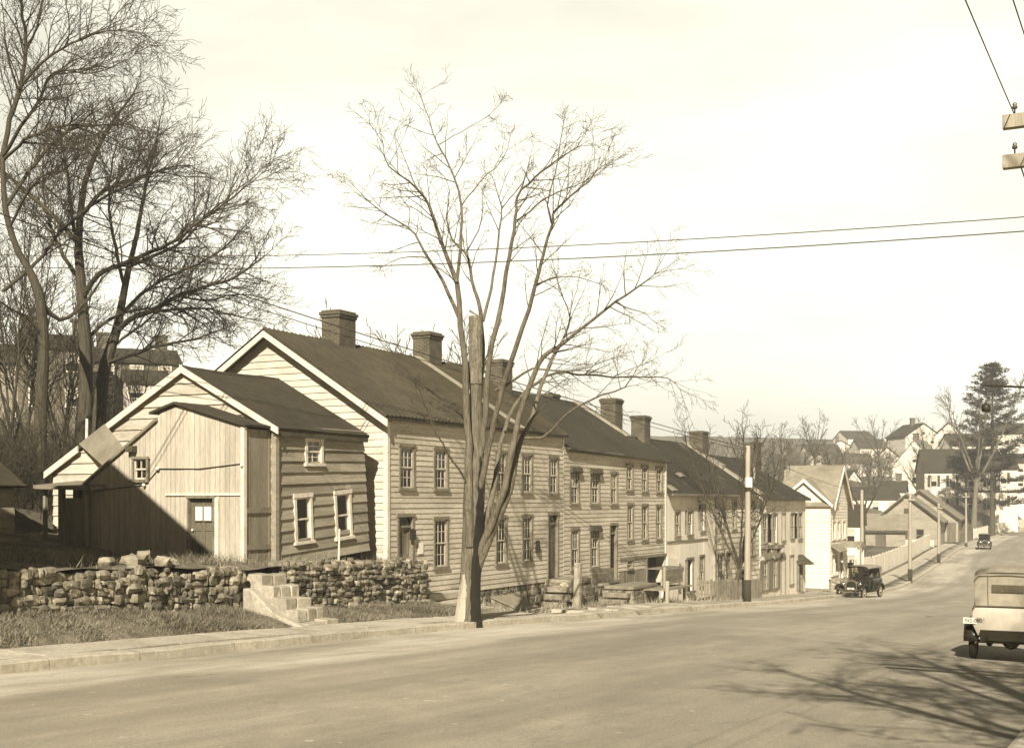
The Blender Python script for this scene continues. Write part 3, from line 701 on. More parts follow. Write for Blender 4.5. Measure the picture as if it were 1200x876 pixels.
window(Bh,FB,sw,mun=(1,1),trim=.06,cur=4)
door(Bh,FB,d3,mat='dark',trans=.34,knob=False)
m=MB(**FB); x0=d3[1]+.25; zt_=Bh.fx(740,668)[1]; planks(m,x0,op[0],-4.2,zt_,.3,[sw],thick=.06); m.build('plank_wall',M['vert_grey'],Bh.root)
m=MB(**FB); m.box(x0,LB,-.06,.0,op[3],op[3]+.12); m.hexa([(op[0]-.08,-.05,-4.4),(op[0]+.08,-.05,-4.4),(op[0]+.08,.1,-4.4),(op[0]-.08,.1,-4.4),(op[0]-.08,-.05,op[3]),(op[0]+.08,-.05,op[3]),(op[0]+.08,.1,op[3]),(op[0]-.08,.1,op[3])]); m.build('opening_frame',M['trim_mid'],Bh.root)
foundation(Bh,0,d3[1]+.25,zlow,-4.4)

# ------------------------------------------------------------------ third house: low eaves, mossy roof
C=Bld('row_house','low row house, half plaster and half clapboard, behind the small picket fence','house',55.78,TF,-4.6,'wooden row houses along the street')
LC=13.6; ZEC=.42; FC=C.F(); xs=C.fx(838,0)[0]
wc=[C.rect(*q) for q in ((790,796.5,599,628),(805,811.5,598,626),(820,826,592,622),(842,848,587,620),(857,862.5,586,620),(791,796,662,690),(819,825,651,686),(840,848,649,687),(880,884.5,588,606),(879,884.5,617,651))]
dc=[C.rect(804.5,812,655,692),C.rect(850,857,647,689),C.rect(866.5,873,668,707)]
LC2=C.fx(889.5,0)[0]
m=MB(**FC); ops=wc+dc
planks(m,.02,xs,-4.75,ZEC,.9,ops,thick=.09); m.build('plaster_wall',M['plaster'],C.root)
m=MB(**FC); clap(m,xs,LC2,-5.4,ZEC-.12,.27,ops,proj=.04); m.build('front_wall',M['clap_light'],C.root)
m=MB(**FC); z=C.fx(800,633)[1]; m.box(.05,xs-1.2,-.05,-.012,z-.06,z+.02); m.box(xs-.08,xs+.08,-.06,0,-4.9,ZEC); m.build('band_board',M['trim_mid'],C.root)
m=MB(**C.B(DA)); m.box(-LC2,0,0,.08,-5.5,ZEC); m.fr(**C.E()); m.prism([(-.02,0,-4.7),(-.02,0,ZEC),(-YR,0,3.3),(-DA,0,ZEC),(-DA,0,-4.7)],(0,.07,0)); m.fr(**C.W(LC2)); m.prism([(.02,0,-5.7),(DA,0,-5.7),(DA,0,ZEC),(YR,0,3.3),(.02,0,ZEC)],(0,.07,0)); m.build('rear_wall',M['clap'],C.root)
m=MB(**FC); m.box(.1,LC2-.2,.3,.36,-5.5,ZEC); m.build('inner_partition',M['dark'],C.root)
m=MB(); slope(m,C,.05,LC2+.05,-.30,ZEC-.05,YR,3.42,wav=.035,sag=.05); slope(m,C,.05,LC2+.05,DA+.3,ZEC-.05,YR,3.42); roofC=m.build('roof',M['roofpatch'],C.root)
strip(C,14.2,15.15,-.3,ZEC,YR,3.44,.0,1.0,roofC,mat='roofpatch' if False else 'flash'); strip(C,.45,1.2,-.3,ZEC,YR,3.46,.03,.16,roofC,'patch','tin')
for k in range(9): strip(C,*(lambda a:(a,a+R.uniform(.25,.7)))(R.uniform(1,8.5)),-.3,ZEC,YR,3.45,*(lambda b:(b,b+R.uniform(.03,.10)))(R.uniform(.2,.85)),roofC,'patch','tin',.035)
m=MB(); m.box(.05,LC2,-.34,-.22,ZEC-.12-C.zb,ZEC-.02-C.zb); m.build('gutter',M['trim_mid'],C.root)
chimney(C,3.75,YR,2.4,5.19,.98,.8); chimney(C,7.75,YR,2.4,4.57,.9,.75); chimney(C,15.2,3.6,2.2,4.1,1.1,.8,1)
for i,r in enumerate(wc): window(C,FC,r,cur=(0,0,2,2,2,4,3,2,0,2)[i],mun=(2,2),trim=.07)
for i,r in enumerate(dc): door(C,FC,r,mat=('dark','door_mid','dark')[i],trans=.34 if i else 0,knob=False)

# ------------------------------------------------------------------ fourth house: whitewashed
D=Bld('row_house','whitewashed plaster row house with window shelves, shutters and an arched door','house',71.55,TF,-5.7,'wooden row houses along the street')
LD=D.fx(944,0)[0]; ZED=.26; FD=D.F()
wd=[D.rect(*q) for q in ((893,899,602,636),(905,910.5,602,636),(915.5,920,601.5,633),(926,930.5,601,631),(935,939.5,601,631),(893.5,899,657,691),(905,910,655,689),(925,929.5,651,684))]
dd=[D.rect(914.5,920,654,699),D.rect(935.5,940,656,693)]
m=MB(**FD); planks(m,0,LD,-6.3,ZED,1.5,wd+dd,thick=.12); m.build('front_wall',M['plaster'],D.root)
m=MB(**D.B(DA)); m.box(-LD,0,0,.08,-6.3,ZED)
m.fr(**D.W(LD)); m.prism([(.0,0,-6.3),(DA,0,-6.3),(DA,0,ZED),(YR,0,2.7),(.0,0,ZED)],(0,.1,0)); m.fr(**D.E()); m.prism([(0,0,-6.3),(0,0,ZED),(-YR,0,2.7),(-DA,0,ZED),(-DA,0,-6.3)],(0,.1,0)); m.build('rear_wall',M['plaster'],D.root)
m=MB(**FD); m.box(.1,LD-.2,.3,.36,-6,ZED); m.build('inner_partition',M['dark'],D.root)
m=MB(); slope(m,D,.0,LD+.25,-.30,ZED-.08,YR,2.86,wav=.03); slope(m,D,0,LD+.25,DA+.3,ZED-.08,YR,2.86); roofD=m.build('roof',M['roofpatch'],D.root)
strip(D,1.6,2.6,-.3,ZED,YR,2.9,.72,.9,roofD,'patch','tin')
m=MB(); m.box(0,LD+.2,-.32,-.20,ZED-.16-D.zb,ZED-.05-D.zb); m.build('gutter',M['trim_dark'],D.root)
chimney(D,8.9,3.2,1.6,3.85,1.0,.8,1)
for px,py in((884,577),(920,578)):
    x=D.fx(px,0,-1.5)[0]; m=MB(o=(0,0,-D.zb)); m.tube([(x,1.5,.9),(x,1.5,2.1)],.07,8); m.build('vent_pipe',M['flash'],D.root)
for i,r in enumerate(wd): window(D,FD,r,cur=(2,2,5,5,2,4,4,4)[i],mun=(2,2),trim=.07)
for i in(0,1):
    x0,x1,z0,z1=wd[i]; m=MB(**FD); m.box(x0-.22,x1+.22,-.40,-.02,z0-.30,z0-.10); m.prism([(x0-.1,-.3,z0-.3),(x0-.1,-.02,z0-.3),(x0-.1,-.02,z0-.62)],(.06,0,0)); m.prism([(x1+.04,-.3,z0-.3),(x1+.04,-.02,z0-.3),(x1+.04,-.02,z0-.62)],(.06,0,0)); m.build('window_shelf',M['trim_mid'],D.root)
for i in(5,6):
    x0,x1,z0,z1=wd[i]
    for a,b in((x0-.62,x0-.06),(x1+.06,x1+.62)):
        m=MB(**FD); m.box(a,b,-.06,-.03,z0-.06,z1+.05)
        for k in range(12): zz=lerp(z0,z1,k/12); m.box(a+.06,b-.06,-.075,-.06,zz,zz+.05)
        m.build('shutter',M['vert_grey'],D.root)
for i,r in enumerate(dd): door(D,FD,r,mat='door_mid' if i==0 else 'door',trans=.4,knob=False)
x0,x1,z0,z1=dd[0]; m=MB(**FD); n=9; cx=(x0+x1)/2; rr=(x1-x0)/2
m.prism([(cx+rr*math.cos(PI*k/n),-.06,z1+rr*.75*math.sin(PI*k/n)) for k in range(n+1)],(0,.04,0)); m.build('door_arch',M['trim_mid'],D.root)
x0,x1,z0,z1=dd[1]; m=MB(**FD); m.prism([(x0-.1,-.8,z1-.25),(x0-.1,0,z1+.35),(x0-.1,0,z1-.25)],(x1-x0+.2,0,0)); m.build('door_hood',M['trim_dark'],D.root)
# ------------------------------------------------------------------ leaning cottage with its lean-to
TK=-20.78; K=Bld('cottage','small leaning cottage of bare boards with a saltbox roof and a vertical plank lean-to','cottage',26.9,TK,-1.75)
LK=4.1; FK=K.F()
apx=gab(217,432,26.9); lft=gab(60,552,26.9); wr=-(apx[0]-TK); wl=-(lft[0]-TK); zr_=apx[1]; ze1=1.95; ze2=lft[1]
wk=[K.rect(356.5,376.5,515,543),K.rect(344,364,582,634),K.rect(391.5,410,578,629)]
TILT=.022
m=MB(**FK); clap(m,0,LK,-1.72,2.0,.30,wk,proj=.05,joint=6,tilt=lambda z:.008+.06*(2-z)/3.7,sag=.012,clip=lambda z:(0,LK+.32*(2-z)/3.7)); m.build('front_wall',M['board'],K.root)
Sk=(zr_-ze1)/wr
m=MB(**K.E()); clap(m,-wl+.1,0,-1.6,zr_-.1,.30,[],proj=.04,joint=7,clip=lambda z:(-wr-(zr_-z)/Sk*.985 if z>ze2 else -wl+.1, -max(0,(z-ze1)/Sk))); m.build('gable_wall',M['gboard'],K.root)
m=MB(**K.W(LK)); m.prism([(.0,0,-1.6),(wl-.1,0,-1.6),(wl-.1,0,ze2),(wr,0,zr_-.1),(.0,0,ze1)],(0,.07,0)); m.fr(**K.B(wl-.1)); m.box(-LK,0,0,.07,-1.6,ze2); m.build('rear_wall',M['vert_dark'],K.root)
m=MB(); slope(m,K,-.14,LK+.08,-.20,ze1-.02,wr,zr_+.08,th=.09,wav=.02,sag=.05); slope(m,K,-.14,LK+.05,wl+.1,ze2-.02,wr,zr_+.08,th=.09,wav=.02)
rk=m.build('roof',M['shingle'],K.root)
m=MB(); m.box(-.1,LK+.05,-.16,-.03,ze1-.22-K.zb,ze1-.09-K.zb); m.build('eave_board',M['trim_dark'],K.root)
m=MB(); a=(-.19,-.24,ze1-.02-K.zb); b=(-.19,wr,zr_+.06-K.zb); m.prism([a,b,(b[0],b[1],b[2]-.17),(a[0],a[1],a[2]-.17)],(.05,0,0)); m.build('barge_board',M['white' if 0 else 'trim'],K.root)
def onslope(k): return (lerp(wr,wl+.1,k),lerp(zr_+.06,ze2-.02,k)-K.zb)
for k0,k1 in((0,.53),(.74,1.0)):
    (y0,z0),(y1,z1)=onslope(k0),onslope(k1); m=MB(); m.prism([(-.19,y0,z0),(-.19,y1,z1),(-.19,y1,z1-.19),(-.19,y0,z0-.19)],(.05,0,0)); m.build('barge_board',M['trim'],K.root)
for i,r in enumerate(wk):
    w_=window(K,FK,r,cur=(1,5,0)[i],mun=(1,1) if i else (2,2),trim=.10,mats=('trim','trim'),y=-.02); a=(-.02,-.055,-.075)[i]; cx,cz=(r[0]+r[1])/2,(r[2]+r[3])/2-K.zb
    w_.rotation_euler=(0,a,0); w_.location=(cx-(cx*math.cos(a)+cz*math.sin(a)),0,cz-(-cx*math.sin(a)+cz*math.cos(a)))
m=MB(**FK); m.box(-.07,.07,-.10,.05,-1.75,1.95); m.build('corner_board',M['board'],K.root)
# vertical plank lean-to built across the gable (front at 26.9-1.15)
QS=25.78; XQ=QS-26.9
FQ=dict(o=(XQ,0,-K.zb),ex=(0,-1,0),ey=(1,0,0))      # x' = -depth
def gq(px,py):
    t,z=gab(px,py,QS); return -(-(t-TK)),z           # x' = t-TK (negative to the left)
pr=gq(286,499); pa=gq(207.5,474); pt=gq(183,484); pl0=gq(184,494); pl1=gq(104,565)
def topl(x):
    if x>pa[0]: return lerp(pa[1],pr[1],(x-pa[0])/(pr[0]-pa[0]))
    if x>pt[0]: return lerp(pt[1],pa[1],(x-pt[0])/(pa[0]-pt[0]))
    return lerp(pl1[1],pl0[1],(x-pl1[0])/(pl0[0]-pl1[0]))
dw=[gq(156,562),gq(174,537)]; dwr=(dw[0][0],dw[1][0],dw[0][1],dw[1][1])
da=[gq(220.5,646),gq(252,583)]; dar=(da[0][0],da[1][0],-1.42,da[1][1])
m=MB(**FQ); planks(m,pl1[0],pr[0],-1.95,0,.17,[dwr,dar],top=lambda x:topl(x)-.02,thick=.05); lt=m.build('lean_to_wall',M['vert'],K.root)
m=MB(o=(XQ,pr[0]*-1,-K.zb)); 
zc=pr[1]
yr=-pr[0]                                             # right side wall of the lean-to faces the street
m=MB(o=(XQ,yr,-K.zb)); planks(m,.0,-XQ+.05,-2.0,zc-.06,.30,thick=.05)
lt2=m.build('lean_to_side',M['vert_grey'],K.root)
m=MB(o=(XQ,yr,-K.zb)); m.box(-.06,.05,-.05,.06,-2.05,zc-.02); m.build('corner_post',M['trim'],K.root)
m=MB(o=(XQ,yr,-K.zb)); m.box(0.06,-XQ+.0,-.05,-.014,-.28,-.14); m.box(.06,-XQ,-.045,-.014,-1.22,-1.10); m.build('batten',M['trim_mid'],K.root)
xr=dar[1]+.02; m=MB(**FQ); m.box(dar[0]-.75,pr[0]-.02,-.05,-.014,dar[3]+.06,dar[3]+.12); m.build('batten',M['trim'],K.root)
m=MB(**FQ); m.box(dar[1]+.03,dar[1]+.15,-.06,-.014,dar[2]-.2,dar[3]); m.build('batten',M['white' if 0 else 'trim'],K.root)
# lean-to roofs
def qroof(a,b,name,mat,th=.06,over=.12,deep=None):
    (xa,za),(xb,zb)=a,b; m=MB(**FQ); d=deep or -XQ
    L=math.hypot(xb-xa,zb-za); n=(-(zb-za)/L*th,(xb-xa)/L*th)
    if n[1]<0: n=(-n[0],-n[1])
    m.prism([(xa,-over,za),(xb,-over,zb),(xb+n[0],-over,zb+n[1]),(xa+n[0],-over,za+n[1])],(0,d+over,0)); return m.build(name,M[mat],K.root)
qroof((pa[0]-.03,pa[1]+.02),(pr[0]+.12,pr[1]-.02),'lean_to_roof','shingle')
qroof((pt[0]-.14,pt[1]-.03),(pa[0],pa[1]+.02),'lean_to_roof','shingle')
qroof((pl1[0]-.12,pl1[1]-.08),(pl0[0]+.05,pl0[1]+.02),'lean_to_roof','trim_mid',.07,.10)
# tin sheet laid from the gable rake down to the lean-to rake
(y0,z0),(y1,z1)=onslope(.545),onslope(.735)
b0=(pl1[0]*.42+pl0[0]*.58,); 
def rakeq(k): return (XQ-.02,-lerp(pl1[0],pl0[0],k),lerp(pl1[1],pl0[1],k)+.10-K.zb)
q=[(-.16,y0,z0+.03),(-.16,y1,z1+.03),rakeq(.22),rakeq(.52)]
m=MB(); m.prism(q,(.02,.01,.02)); m.build('tin_sheet',M['tin'],K.root)
# window, door of the lean-to
window(K,FQ,dwr,mun=(2,1),trim=.06,cur=3,mats=('trim_mid','sash'))
door(K,FQ,dar,mat='door',trans=0,trim=.05,fm='trim_mid',lights=True)
m=MB(**FQ); a=gq(186,549); b=gq(285,543); m.tube([(a[0],-.03,a[1]),(lerp(a[0],b[0],.5),-.03,a[1]-.02),(b[0],-.03,b[1])],.012,5); m.build('service_wire',M['iron'],K.root)
m=MB(**FQ); a=gq(110,575); b=gq(171,568); c=gq(187,549); m.tube([(a[0],-.03,a[1]),(lerp(a[0],b[0],.5),-.03,b[1]-.08),(b[0],-.03,b[1]),(c[0],-.03,c[1])],.012,5); m.build('service_wire',M['iron'],K.root)
for px,py in((187,549),(171,568),(286,545)):
    m=MB(**FQ); x,z=gq(px,py); m.lathe([(.02,0),(.02,.05),(.045,.06),(.045,.11),(.02,.13)],(x,0,z),(0,-1,0),8); m.build('insulator',M['white'],K.root,True)
m=MB(**FQ); x,z=gq(157,526); m.box(x-.12,x+.12,-.2,0,z-.08,z+.08); m.build('beam_end',M['trim_dark'],K.root)
# open porch at the far left of the cottage
PY0=-gab(108,570,25.6)[0]+TK; PY1=-gab(52,570,25.6)[0]+TK; zp=gab(80,568,25.6)[1]
m=MB(o=(0,0,-K.zb)); m.hexa([(-1.7,PY0-.35,zp-.16),(-.0,PY0-.35,zp+.0),(-.0,PY1,zp+.05),(-1.7,PY1,zp-.10),(-1.7,PY0-.35,zp-.06),(-.0,PY0-.35,zp+.12),(-.0,PY1,zp+.15),(-1.7,PY1,zp-.0)]); m.build('porch_roof',M['trim_mid'],K.root)
for y,w in((PY1-.15,.09),(PY1-.75,.14),(PY0+.15,.12)):
    m=MB(o=(0,0,-K.zb)); m.box(-1.45,-1.45+w,y-w/2,y+w/2,-1.6,zp-.10); m.build('porch_post',M['vert_grey'],K.root)
m=MB(o=(-.35,0,-K.zb),ex=(0,-1,0),ey=(1,0,0)); planks(m,-PY1+.1,-PY0,-1.5,zp,.22,thick=.05); m.build('porch_boarding',M['vert_dark'],K.root)
m=MB(o=(-1.35,0,-K.zb),ex=(0,-1,0),ey=(1,0,0)); planks(m,-PY0-1.15,-PY0-.2,-1.4,zp-.35,.2,thick=.04); m.build('porch_gate',M['vert_grey'],K.root)
# slim gas pipe and scrub before the cottage
def stick(name,label,cat,a,b,r,mat,group=None):
    root=None; m=MB(); d=(b[0]-a[0],b[1]-a[1],b[2]-a[2]); m.tube([(0,0,0),d],[r,r*.8],7); o=m.build(name,M[mat]); o.location=a; return tag(o,label,cat,group)
g=ST(28.9,-20.15,zt(28.9)); stick('gas_pipe','thin pale upright pipe standing in front of the leaning cottage','pipe',g,(g[0]+.02,g[1],g[2]+.95),.03,'trim')
g=at(100,560,40); stick('clothes_pole','thin white pole standing in the brush behind the cottage roof','pole',(g[0],g[1],gz(g[0],g[1])),(g[0]+.05,g[1],2.6),.05,'white')
# weathered shed at the left edge
Sh=Bld('shed','dark weathered board shed at the left edge of the photo','shed',21.0,-28.2,-1.0)
m=MB(**Sh.E()); clap(m,-5,0,-1.4,3.2,.32,[],proj=.05,clip=lambda z:(-5,-max(0,(z-.55)*1.55))); m.build('gable_wall',M['board'],Sh.root)
m=MB(**Sh.F()); clap(m,0,4,-1.4,.6,.32,[],proj=.05); m.build('side_wall',M['board'],Sh.root)
m=MB(); slope(m,Sh,-.25,4.2,-.28,.45,5,3.85); m.build('roof',M['shingle'],Sh.root)
m=MB(**Sh.E()); m.prism([(.28,-.3,.45),(-5,-.3,3.85),(-5,-.3,3.65),(.28,-.3,.25)],(0,.06,0)); m.build('barge_board',M['trim_mid'],Sh.root)
# ------------------------------------------------------------------ stoops, hatches and yard things before the row
def place(name,label,cat,s,t,dz=0,group=None,p=None): return thing(name,label,cat,ST(s,t,zr(s)+dz),ANG,group)
def xz(px,py,t): return fac(px,py,t)
# broad steps at the end of the terrace
r_=place('stone_steps','low slab steps against the house front between the terrace wall and the big tree','steps',34.6,-19.9,.1)
for k,(x0,x1,y0,y1,z) in enumerate(((-.9,1.5,-.75,.1,.12),(-.9,1.4,-.2,.55,.36),(-.8,1.3,.3,.75,.62))):
    m=MB(); m.box(x0,x1,y0,y1,z-.24,z); o=m.build('step',M['step'],r_); bv=o.modifiers.new('b','BEVEL'); bv.width=.03
s_,z_=xz(600,722,-19.6)
r_=place('cellar_hatch','sloping boarded cellar hatch at the foot of the wall right of the big tree','hatch',38.9,-19.9,.1)
m=MB(); m.prism([(-1.0,-.75,.05),(-1.0,.7,.05),(-1.0,.7,.65)],(1.9,0,0)); m.build('hatch_sides',M['rock'],r_); r_.scale=(.72,.7,.62)
m=MB(); m.prism([(-1.08,-.8,.07),(-.06,-.8,.07),(-.06,.7,.70),(-1.08,.7,.70)],(0,-.03,.05)); m.build('hatch_door',M['vert_grey'],r_)
m=MB(); m.prism([(-.02,-.8,.07),(.98,-.8,.07),(.98,.7,.70),(-.02,.7,.70)],(0,-.03,.05)); m.build('hatch_door',M['vert_grey'],r_)
def stoop(name,label,s0,zf,w,steps,mat='rock',depth=1.35):
    g=zr(s0)+.12; r=thing(name,label,'stoop',ST(s0,TF,g),ANG); H=zf-g
    m=MB(); m.box(-w/2,w/2,-depth,-.06,H-.14,H); o=m.build('landing',M[mat],r); bv=o.modifiers.new('b','BEVEL'); bv.width=.02
    m=MB()
    m.box(-w/2+.1,w/2-.1,-depth+.12,-.06,-.4,H-.145); m.build('base',M['mortar'],r)
    m=MB()
    for z in np.arange(0,H-.2,.2):
        for x in np.arange(-w/2+.2,w/2,.34): m.cv=R.random(); m.stone((x,-depth+.12,z+.08),.19,.1,.12)
        for y in np.arange(-depth+.2,-.1,.34): m.cv=R.random(); m.stone((-w/2+.1,y,z+.08),.1,.19,.12)
    m.build('stones',M['rock'],r)
    for k in range(steps):
        z=H*(steps-k)/(steps+1); m=MB(); m.box(-w/2-.36*(k+1),-w/2-.36*k+.02,-depth+.1,-.15,z-.2 if k<steps-1 else -.3,z); o=m.build('step',M[mat],r); bv=o.modifiers.new('b','BEVEL'); bv.width=.02
    return r
sA=A.s0+(d2[0]+d2[1])/2; rA=stoop('stoop','rough stone stoop under the dark door of the tall row house',sA+.3,-2.86,2.0,3)
sB=Bh.s0+(d3[0]+d3[1])/2; rB=stoop('stoop','long stoop with a plank deck under the open door of the hooded row house',sB+.5,-3.42,3.2,2,'vert_grey')
g=at(657.5,713,44.5); g=(g[0],g[1],zr(41)+.1)
def post(name,label,s,t,h,w=.2,mat='pole'):
    z=zr(s)+.1; m=MB(); m.prism([(-w/2,-w/2,-.3),(w/2,-w/2,-.3),(w/2,w/2,-.3),(-w/2,w/2,-.3)],(.03,.02,h+.3)); o=m.build(name,M[mat]); o.location=ST(s,t,z); o.rotation_euler=(.02,.015,ANG)
    bv=o.modifiers.new('b','BEVEL'); bv.width=.03; return tag(o,label,'post')
post('gate_post','thick pale wooden post by the stone stoop of the tall row house',41.6,-18.75,1.62,.24)
m=MB(); 
for k in range(3): m.cv=.2+.2*k; m.box(0,2.05,-.02,.02,.85+.19*k,.85+.19*k+.18)
o=m.build('plank_railing',M['trim_mid']); o.location=ST(43.2,-18.9,zr(43)+.1); o.rotation_euler=(0,.03,ANG); tag(o,'short solid plank railing beside the thick gate post','railing')
rr=thing('plank_bin','waist-high plank bin on posts in front of the open door and cart opening','bin',ST(50.2,-18.75,zr(50)+.1),ANG)
m=MB()
for k in range(4): m.cv=R.random(); m.box(0,2.6,-.03,.02,.75+.16*k,.75+.16*k+.15)
m.box(0,2.65,.02,.75,1.39,1.43); m.build('boarding',M['trim_mid'],rr)
for x in(.05,2.45):
    m=MB(); m.box(x,x+.14,-.12,-.03,-.3,1.5 if x<1 else 1.2); m.build('leg',M['pole'],rr)
m=MB(); m.box(-.6,2.7,-.35,.6,.55,.62); m.build('deck',M['vert_grey'],rr)
post('gate_post','slim pale post under the plank bin by the cart opening',49.3,-18.2,.95,.15)
# pale splayed plank wing beside the cart opening
m=MB(o=(0,0,-C.zb)); q=[(C.fx(px,py)[0],-.10,C.fx(px,py)[1]) for px,py in((780,652),(779,680),(774,700),(777,706.5),(792,703),(794,655))]
m.prism(q,(0,.08,0)); m.build('apron_wall',M['plaster'],C.root)
# picket fence
def picket(name,label,pts,h,gap,w,mat,group=None,solid=False,rail=True):
    a=pts[0]; r=thing(name,label,'fence',a,0,group); m=MB(); posts=[]
    for A_,B_ in zip(pts,pts[1:]):
        d=np.array(B_)-np.array(A_); L=math.hypot(d[0],d[1]); n=int(L/(w+gap)); e=d/L; 
        m.fr((A_[0]-a[0],A_[1]-a[1],A_[2]-a[2]),(e[0],e[1],0),(-e[1],e[0],0),(0,0,1))
        for k in range(n):
            x=k*(w+gap); z=d[2]*x/L; hh=h*R.uniform(.95,1.05); m.cv=R.random(); lean=R.uniform(-.015,.015)
            if solid: m.hexa([(x,0,z-.1),(x+w,0,z-.1),(x+w,.022,z-.1),(x,.022,z-.1),(x+lean,0,z+hh),(x+w+lean,0,z+hh),(x+w+lean,.022,z+hh),(x+lean,.022,z+hh)])
            else: m.prism([(x,0,z+.04),(x+w,0,z+.04),(x+w+lean,0,z+hh-.06),(x+w/2+lean,0,z+hh),(x+lean,0,z+hh-.06)],(0,.022,0))
        posts.append((A_,B_,e,d,L))
    m.build('pickets',M[mat],r); rl=MB()
    for A_,B_,e,d,L in posts:
        rl.fr((A_[0]-a[0],A_[1]-a[1],A_[2]-a[2]),(e[0],e[1],0),(-e[1],e[0],0),(0,0,1))
        for q in(.25,.8): rl.hexa([(0,.024,h*q),(L,.024,h*q+d[2]),(L,.07,h*q+d[2]),(0,.07,h*q),(0,.024,h*q+.09),(L,.024,h*q+.09+d[2]),(L,.07,h*q+.09+d[2]),(0,.07,h*q+.09)])
    rl.build('rails',M[mat],r)
    for A_,B_,e,d,L in posts:
        for k in range(int(L/2.6)+1):
            x=min(L,k*2.6); pm=MB(); pm.fr((A_[0]-a[0],A_[1]-a[1],A_[2]-a[2]),(e[0],e[1],0),(-e[1],e[0],0),(0,0,1)); pm.box(x-.05,x+.05,.07,.17,d[2]*x/L-.3,d[2]*x/L+h+.04); pm.build('post',M[mat],r)
    return r
f0=57.0; picket('picket_fence','small weathered picket fence in front of the low plastered house',[ST(56.6,-19.4,zr(56)+.08),ST(56.8,-18.7,zr(57)+.08),ST(64.8,-18.7,zr(64.8)+.03)],1.0,.06,.08,'trim_mid')
# low stone wall before the white house
def smallwall(name,label,pts,h,mat):
    a=pts[0]; r=thing(name,label,'stone wall',a); m=MB()
    for A_,B_ in zip(pts,pts[1:]):
        L=math.dist(A_[:2],B_[:2]); x=0
        while x<L:
            w=R.uniform(.3,.7)
            for z in np.arange(.05,h,.26):
                q=[lerp(A_[i],B_[i],(x+w/2)/L)-a[i] for i in range(3)]; m.cv=R.random(); m.stone((q[0],q[1],q[2]+z+.08),w*.5,.26,.17)
            x+=w
    m.build('stones',M[mat],r); return r
smallwall('stone_wall','low pale field-stone wall in front of the white gabled house',[ST(81.6,-19.0,zr(81)+.1),ST(88,-18.6,zr(88)+.1),P(98,-2.6,.1)],.62,'rock_pale')
# ------------------------------------------------------------------ white gabled house beyond the row
E=Bld('white_house','white house with a tall street gable and a small columned door porch, beyond the row','house',87.3,-20.5,-5.6)
FE=E.F(); WE=5.2; zeE,zaE=-.12,2.42
up=[E.rect(973.5,977,611,632),E.rect(978.5,983,611,632)]; low=[E.rect(970.5,974,649,674),E.rect(975.5,979,649,674)]
up=[(.55,1.45,-2.55,-1.35),(1.9,2.8,-2.55,-1.35),(3.6,4.5,-2.55,-1.35)]; low=[(.35,1.15,-5.0,-3.6),(1.35,2.15,-5.0,-3.6)]
de=(2.75,3.7,-5.35,-3.35)
m=MB(**FE); clap(m,0,WE,-5.9,zaE-.1,.2,up+low+[de],proj=.025,clip=lambda z:(max(0,(z-zeE)/(zaE-zeE)*WE/2),WE-max(0,(z-zeE)/(zaE-zeE)*WE/2))); m.build('front_wall',M['clap_white'],E.root)
m=MB(**E.E()); wrE=1.75
wv=[(-3.1,-2.35,-2.5,-1.2),(-3.1,-2.35,-5.0,-3.5)]
clap(m,-3.6,0,-5.9,1.5,.2,wv,proj=.025,clip=lambda z:(-3.6+max(0,(z+.1)/1.6)*1.8,-max(0,(z+.1)/1.6)*1.75)); m.build('gable_wall',M['clap_white'],E.root)
m=MB(**E.B(6)); m.box(-WE,0,0,.1,-6,zeE); m.fr(**E.W(WE)); m.box(0,6,0,.1,-6,zeE); m.build('rear_wall',M['clap_white'],E.root)
m=MB(o=(0,0,-E.zb)); ey=(0,1,0)
for (xa,za,xb,zb_) in((-.22,zeE-.2,WE/2,zaE+.05),(WE+.22,zeE-.2,WE/2,zaE+.05)):
    m.prism([(xa,-.35,za),(xb,-.35,zb_),(xb,-.35,zb_+.12),(xa,-.35,za+.12)],(0,4.0,0))
rE=m.build('roof',M['tin'],E.root)
m=MB(o=(0,0,-E.zb))
m.prism([(-.25,-.20,-.2),(-.25,1.75,1.55),(-.25,1.75,1.68),(-.25,-.20,-.06)],(2.2,0,0)); m.prism([(-.25,3.9,-.2),(-.25,1.75,1.55),(-.25,1.75,1.68),(-.25,3.9,-.06)],(2.2,0,0)); m.build('wing_roof',M['tin'],E.root)
for y0 in(-.22,3.92):
    m=MB(o=(0,0,-E.zb)); m.prism([(-.30,y0,-.16),(-.30,1.75,1.58),(-.30,1.75,1.36),(-.30,y0,-.38)],(.05,0,0)); m.build('barge_board',M['white'],E.root)
for x0 in(-.24,WE+.24):
    m=MB(o=(0,0,-E.zb)); m.prism([(x0,-.42,zeE-.18),(WE/2,-.42,zaE+.08),(WE/2,-.42,zaE-.16),(x0,-.42,zeE-.42)],(0,.06,0)); m.build('barge_board',M['white'],E.root)
for r in up+low: window(E,FE,r,cur=2,mun=(1,1),trim=.1,mats=('trim','trim'))
for r in wv: window(E,E.E(),r,cur=2,mun=(1,1),trim=.1,mats=('trim','trim'))
door(E,FE,de,mat='door',trans=.0,trim=.1,fm='trim',knob=False)
m=MB(o=(0,0,-E.zb)); m.prism([(2.3,-1.5,-3.15),(3.25,-1.5,-2.72),(4.2,-1.5,-3.15)],(0,1.5,0)); m.build('porch_roof',M['tin'],E.root)
for x in(2.45,3.95):
    m=MB(o=(0,0,-E.zb)); m.box(x,x+.13,-1.42,-1.29,-5.7,-3.15); m.build('porch_post',M['trim'],E.root)
m=MB(o=(0,0,-E.zb)); m.box(2.2,4.2,-1.5,-.05,-5.7,-5.35); m.build('porch_floor',M['trim_mid'],E.root)
